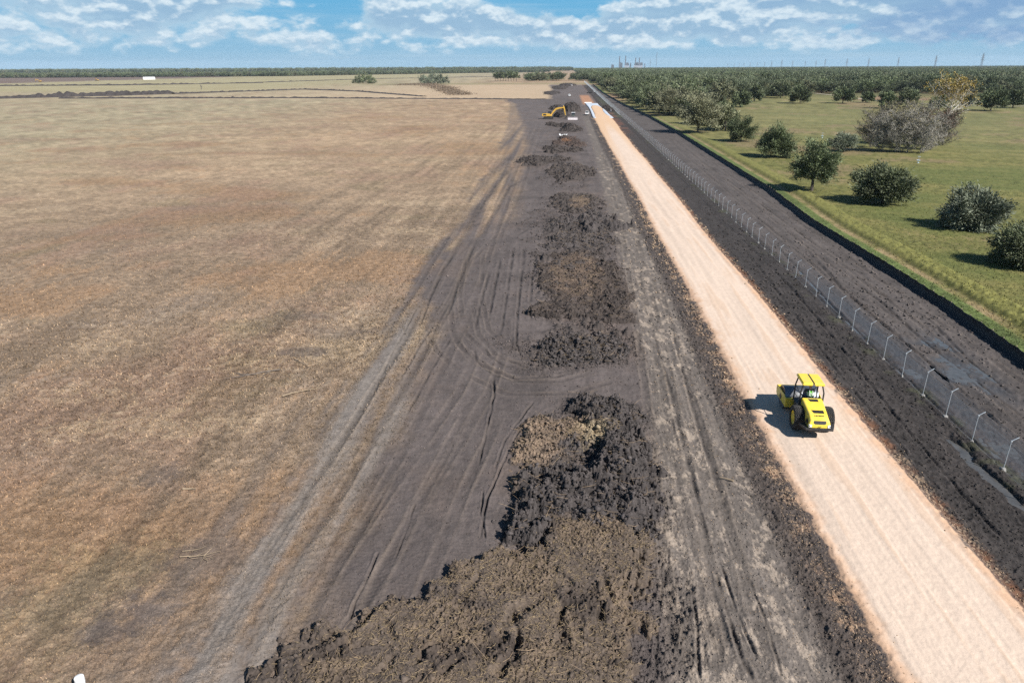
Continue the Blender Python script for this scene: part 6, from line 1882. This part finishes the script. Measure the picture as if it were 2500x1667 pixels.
def crumpled(label, loc):
    r = np.random.default_rng(12)
    n, m = 34, 22
    X, Y = np.meshgrid(np.linspace(-1.5, 1.5, n), np.linspace(-1.8, 1.8, m))
    x, y = X.ravel(), Y.ravel()
    z = 0.55+0.55*fbm(x+3, y, 1.3, 4, 5)+0.35*np.abs(x)/1.5-0.25*y*0.2
    z = np.maximum(z, 0.05)
    x = x+0.2*fbm(x, y, 0.7, 3, 6); y = y+0.2*fbm(x, y, 0.7, 3, 8)
    k = (x*x/2.2+y*y/3.0) < 1.0+0.3*fbm(x, y, 0.8, 2, 3)
    i = np.arange(m-1)[:, None]; j = np.arange(n-1)[None]
    F = np.stack([i*n+j, i*n+j+1, (i+1)*n+j+1, (i+1)*n+j], -1).reshape(-1, 4)
    F = F[k[F].all(1)]
    o = mesh_np('plastic_sheet', np.stack([x, y, z], 1), F, True, M_WHITE)
    s = o.modifiers.new('thick', 'SOLIDIFY'); s.thickness = 0.02
    o.location = (*loc, 0.15)
    tag(o, label, 'plastic sheet')
crumpled('crumpled white plastic sheet lying at the reddish brown heap', at(1375, 336.5))

def vent_pipe():
    x, y = at(203, 1688)
    t = thing('vent_pipe', 'upright white plastic pipe with a rounded cap, at the bottom left corner of the photo', 'pipe', (x, y, 0))
    b = MB(); b.lathe([(0.155, -0.2), (0.155, 0.62), (0.14, 0.62), (0.14, -0.2)], 32, 'z'); b.build('pipe', M_WHITE, t, True)
    b = MB(); b.lathe([(0.172, 0.50), (0.172, 0.70), (0.165, 0.74), (0.12, 0.775), (0.0, 0.79)], 32, 'z', closed=False); c = b.build('cap', M_WHITE, t, True)
    b = MB(); b.lathe([(0.176, 0.60), (0.176, 0.615), (0.17, 0.615), (0.17, 0.60)], 32, 'z'); b.build('cap_ring', M_GALV, c)
vent_pipe()

M_STICK = mat('grey_wood', alb(172, 152, 126), 0.85, 0, 0.25, 5)
M_STICKD = mat('weathered_wood', alb(128, 116, 106), 0.85, 0, 0.25, 5)
def branch(label, px, L, az, seed, m, forks=4, rad=0.05, bend=0.2):
    g = random.Random(seed)
    x, y = at(*px)
    b = MB()
    def limb(p, a, L, r, depth):
        pts = [p]; q = p; aa = a
        for k in range(5):
            aa += g.gauss(0, bend); q = q+Vector((math.cos(aa), math.sin(aa), g.gauss(0, .04)))*L/5
            q.z = max(q.z, r*0.8)
            pts.append(q)
        b.tube(pts, [r*(1-0.15*k) for k in range(6)], 6)
        if depth:
            for k in range(forks):
                i = g.randrange(1, 5)
                limb(pts[i], a+g.choice((-1, 1))*g.uniform(0.5, 1.2), L*g.uniform(0.25, 0.5), r*0.6, 0)
    limb(Vector((0, 0, rad+0.03)), R_(az), L, rad, 1 if forks else 0)
    o = b.build('fallen_branch', m, None, True)
    o.location = (x, y, 0.03)
    tag(o, label, 'branch', 'branches lying on the dry field')
branch('long pale bare branch lying on the dry field, left of the worn tracks', (690, 970), 3.0, 32, 1, M_STICK, 1, 0.055, 0.1)
branch('dark forked branches lying on a grey bare patch of the dry field', (685, 905), 3.4, 175, 2, M_STICKD, 6, 0.06)
branch('thin dark curved branch just above the dark forked one', (720, 880), 1.8, -35, 3, M_STICKD, 0, 0.035)
branch('tangle of pale sticks on the grey soil patch in the lower left', (440, 1362), 1.9, 8, 4, M_STICK, 7, 0.03)
branch('short pale stick just above the tangle of sticks', (446, 1348), 1.1, 28, 5, M_STICK, 1, 0.022)
branch('short thick pale log in the dry field, left of the tangle of sticks', (447, 1197), 0.75, 5, 6, M_STICK, 0, 0.06, 0.05)
branch('small upright pale chip of wood at the edge of the worn tracks', (758, 985), 0.7, 80, 7, M_STICK, 0, 0.05, 0.1)
branch('pale split log lying on the mound at the bottom edge', (848, 1663), 1.0, 110, 8, M_STICK, 0, 0.07, 0.05)
branch('white stick on the haul track beside the black clod heap', (1790, 1178), 0.8, 150, 9, M_STICK, 0, 0.06, 0.05)

def marker(label, px):
    x, y = at(*px)
    t = thing('marker_post', label, 'post', (x, y, 0), 0, None)
    b = MB(); b.tube([(0, 0, 0), (0, 0, 1.5)], 0.05, 8); b.box((0, 0, 1.5), (0.7, 0.5, 0.06)); b.build('post', M_GALV, t)
    b = MB(); b.lathe([(0.28, 0.45), (0.42, 0.60), (0.42, 0.66), (0.25, 0.5)], 16, 'z'); b.tube([(0, 0, 0.0), (0, 0, 0.1)], 0.25, 10); b.build('base', mat('pale_blue_metal', (0.45, 0.58, 0.66), 0.5), t)
marker('small pale post with light blue base in the grass below the bare thicket', (2241, 398))
marker('small pale post in the grass left of the pale grey-green bush', (2007, 337))

# pale path through the pasture
P = [at(*p) for p in [(1990, 229), (2035, 233.5), (2070, 238), (2105, 243), (2140, 247), (2200, 251), (2270, 255), (2340, 258), (2420, 260), (2540, 261)]]
V = []; F = []
for i, (x, y) in enumerate(P):
    a = Vector(P[min(i+1, len(P)-1)])-Vector(P[max(i-1, 0)]); nn = Vector((-a.y, a.x)).normalized()
    for s in (-1, 1): V.append((x+nn.x*s*2.0, y+nn.y*s*2.0, 0.22))
for i in range(len(P)-1): F.append((i*2, i*2+1, i*2+3, i*2+2))
tag(mesh_np('path', V, F, False, mat('pale_gravel_path', alb(186, 176, 152), 0.95, 0, 0.15, 0.4)), kind='structure')

# ------------------------------------------------------------------ the farthest things
def hoop_barn():
    x, y = at(365, 194.8)
    t = thing('hoop_barn', 'white arched barn standing alone far out at the left end of the field', 'barn', (x, y, 0), R_(20))
    n = 12; L = 24.0; r = 4.6
    prof = [(r*math.cos(math.pi*k/n), 1.2+r*0.95*math.sin(math.pi*k/n)) for k in range(n+1)]
    prof = [(r, 0)]+prof+[(-r, 0)]
    b = MB(); V = []
    for xx in (-L/2, L/2): V += [(xx, p[0], p[1]) for p in prof]
    k = len(prof)
    b.add(V, [(i, i+1, k+i+1, k+i) for i in range(k-1)]+[tuple(range(k))])
    b.build('cover', M_WHITE, t, True)
    b = MB(); b.prism(prof[1:-1], 'x', L/2-0.8, L/2-0.7); b.build('opening_shade', mat('dim_opening', (0.10, 0.11, 0.12), 0.8), t)  # dark panel set inside the open end, its colour standing for the dim interior
hoop_barn()

M_PLANT = mat('plant_steel', (0.08, 0.085, 0.11), 0.8, 0, 0.12, 0.02)
M_PLANTW = mat('plant_pale_wall', (0.34, 0.36, 0.42), 0.8, 0, 0.1, 0.02)
def far_point(px, D):
    d = (_F*FPX+_R*(px-IMG_W/2)-_U*(164.0-IMG_H/2)); d.z = 0; d.normalize()
    return d.x*D, d.y*D
D_PL = 9800.0
PXM = D_PL/1930.0     # metres per photo pixel at the plant
def stack(label, px, hpx):
    x, y = far_point(px, D_PL)
    t = thing('smokestack', label, 'smokestack', (x, y, 0), 0, 'smokestacks of the far power plant')
    H = CAM_H+hpx*PXM
    b = MB(); b.lathe([(9.5, 0), (6.5, H*0.5), (5.6, H), (4.6, H), (4.6, H-4), (0, H-4)], 16, 'z', closed=False); s = b.build('shaft', M_PLANT, t, True)
    b = MB(); b.lathe([(6.4, H*0.80), (6.6, H*0.80), (6.6, H*0.82), (6.2, H*0.82)], 16, 'z'); b.lathe([(6.2, H*0.955), (6.5, H*0.955), (6.5, H*0.97), (6.1, H*0.97)], 16, 'z'); b.build('gallery', M_BLACK, t)
stack('first tall smokestack from the left at the far power plant', 1512, 25.0)
stack('second tall smokestack from the left at the far power plant', 1526.6, 25.0)
stack('third smokestack from the left, shorter than the first two', 1551, 20.5)
stack('fourth smokestack, rightmost of the far power plant', 1560, 20.5)
def boiler(label, px, wpx, hpx, seed):
    g = random.Random(seed)
    x, y = far_point(px, D_PL+40)
    t = thing('boiler_house', label, 'power station', (x, y, 0), R_(-6), 'blocks of the far power plant')
    W, H = wpx*PXM, CAM_H+hpx*PXM
    b = MB(); b.box((0, 0, H*0.42), (W, 40, H*0.84)); b.box((W*0.05, 4, H*0.90), (W*0.75, 28, H*0.2)); b.build('wall', M_PLANT, t)
    b = MB()
    for k in range(6): b.box((g.uniform(-.45, .45)*W, -21, H*g.uniform(0.2, 0.85)), (W*g.uniform(.08, .3), 3, g.uniform(3, 9)))
    for k in range(3): b.box((g.uniform(-.35, .35)*W, 0, H*1.02), (4, 4, 12))
    b.build('pipework', M_STEEL, t)
boiler('block of the power plant standing right of the first smokestack', 1516, 7, 9, 1)
boiler('block of the power plant standing right of the second smokestack', 1531, 8, 9, 2)
boiler('block of the power plant below the third smokestack', 1553.5, 10, 9.5, 3)
boiler('block of the power plant right of the fourth smokestack', 1565, 8, 9, 4)
boiler('small separate block left of the four smokestacks', 1495.5, 7, 4.5, 5)
boiler('low conveyor tower between the second and third smokestacks', 1539, 3, 7.5, 6)
boiler('low tower at the right end of the power plant', 1574, 2.5, 6, 7)
def hall(label, px, wpx, hpx):
    x, y = far_point(px, D_PL-60)
    t = thing('turbine_hall', label, 'hall', (x, y, 0), R_(-6), 'pale halls of the far power plant')
    W, H = wpx*PXM, CAM_H+hpx*PXM
    b = MB(); b.box((0, 0, H/2), (W, 30, H)); b.build('wall', M_PLANTW, t)
    b = MB(); b.prism([(-15.5, H), (15.5, H), (0, H+3)], 'x', -W/2-0.5, W/2+0.5); b.build('roof', M_PLANTW, t)
hall('low white hall in front of the two tallest smokestacks', 1530, 12, 2.0)
hall('low white hall in front of the two shorter smokestacks', 1558, 22, 1.8)

M_LAT = mat('lattice_steel', (0.13, 0.14, 0.16), 0.6, 0.2, 0.1, 0.5)
def pylon(label, px, top, H=56.0):
    D = (H-CAM_H)/((163.0-(px-1250)*0.0052-top)/1990.0)
    x, y = far_point(px, D)
    t = thing('transmission_tower', label, 'power pylon', (x, y, -1), R_(28), 'power line pylons along the right horizon')
    b = MB(); w = 4.6; r = 0.30
    lv = [0, 12, 22, 30, 36, 42, 48, H]
    wd = [w, 3.4, 2.5, 1.8, 1.5, 1.3, 1.0, 0.2]
    for i in range(len(lv)-1):
        c0 = [(sx*wd[i], sy*wd[i], lv[i]) for sx, sy in ((-1, -1), (1, -1), (1, 1), (-1, 1))]; c1 = [(sx*wd[i+1], sy*wd[i+1], lv[i+1]) for sx, sy in ((-1, -1), (1, -1), (1, 1), (-1, 1))]
        for k in range(4):
            b.tube([c0[k], c1[k]], r, 3, caps=False); b.tube([c0[k], c1[(k+1) % 4]], r*0.6, 3, caps=False); b.tube([c1[k], c1[(k+1) % 4]], r*0.6, 3, caps=False)
    b.build('lattice', M_LAT, t)
    b = MB()
    for z, L in ((36, 9.5), (42.5, 8.0), (49, 6.5)):
        for s in (-1, 1):
            b.tube([(0, 0, z+1.4), (s*L, 0, z)], 0.26, 3); b.tube([(0, 0, z-0.6), (s*L, 0, z)], 0.26, 3); b.tube([(s*L, 0, z), (s*L, 0, z-3)], 0.22, 4)
    b.build('crossarm', M_LAT, t)
tops = [(2395, 131.5, 'nearest and tallest power pylon, at the right edge of the horizon'), (2282, 136.0, 'second tallest power pylon, left of the tallest one'), (2191, 140.0, 'third tallest power pylon from the right'), (2119, 141.8, 'fourth power pylon from the right'),
        (2066, 142.5, 'fifth power pylon from the right'), (2013, 143.0, 'sixth power pylon from the right, left of a wider gap'), (1991, 146.5, 'seventh power pylon from the right, in the close row'), (1965, 148.0, 'eighth power pylon from the right'), (1934, 146.5, 'ninth power pylon from the right'),
        (1907.5, 145.0, 'tenth power pylon from the right'), (1883, 148.0, 'eleventh power pylon, left end of the larger ones')]
for px, tp, lb in tops: pylon(lb, px, tp)
for i, px in enumerate((1866, 1848, 1831, 1816, 1804, 1792, 1776)):
    pylon('small faint power pylon in the far left part of the row along the right horizon', px, 150.0+i*0.7)

def mast(label, px, top, D, base=0):
    x, y = far_point(px, D)
    t = thing('radio_mast', label, 'mast', (x, y, 0))
    H = CAM_H+(162.0-top)*D/1980.0
    b = MB(); b.tube([(0, 0, 0), (0, 0, H)], D*0.00022, 4); b.build('mast', M_LAT, t)
    b = MB()
    for k in range(3):
        a = 2*math.pi*k/3
        b.tube([(0, 0, H*0.9), (H*0.5*math.cos(a), H*0.5*math.sin(a), 0)], D*0.00003, 3)
    b.build('guy_wires', M_LAT, t)
mast('tall thin radio mast right of the power plant', 1602, 128, 9000)
mast('shorter thin radio mast just right of the power plant', 1587, 146, 9000)
# ------------------------------------------------------------------ haze: the air over the plain
def haze():
    b = MB(); b.box((0, 0, 86.0), (33000, 33000, 176.0))
    m = bpy.data.materials.new('haze_air'); m.use_nodes = True
    nt = m.node_tree; nt.nodes.clear()
    v = nt.nodes.new('ShaderNodeVolumePrincipled')
    v.inputs['Color'].default_value = (0.72, 0.86, 1.0, 1)
    v.inputs['Density'].default_value = 0.000038
    v.inputs['Anisotropy'].default_value = 0.0
    o = nt.nodes.new('ShaderNodeOutputMaterial')
    nt.links.new(v.outputs[0], o.inputs['Volume'])
    h = b.build('haze', m)
    tag(h, kind='stuff')
haze()
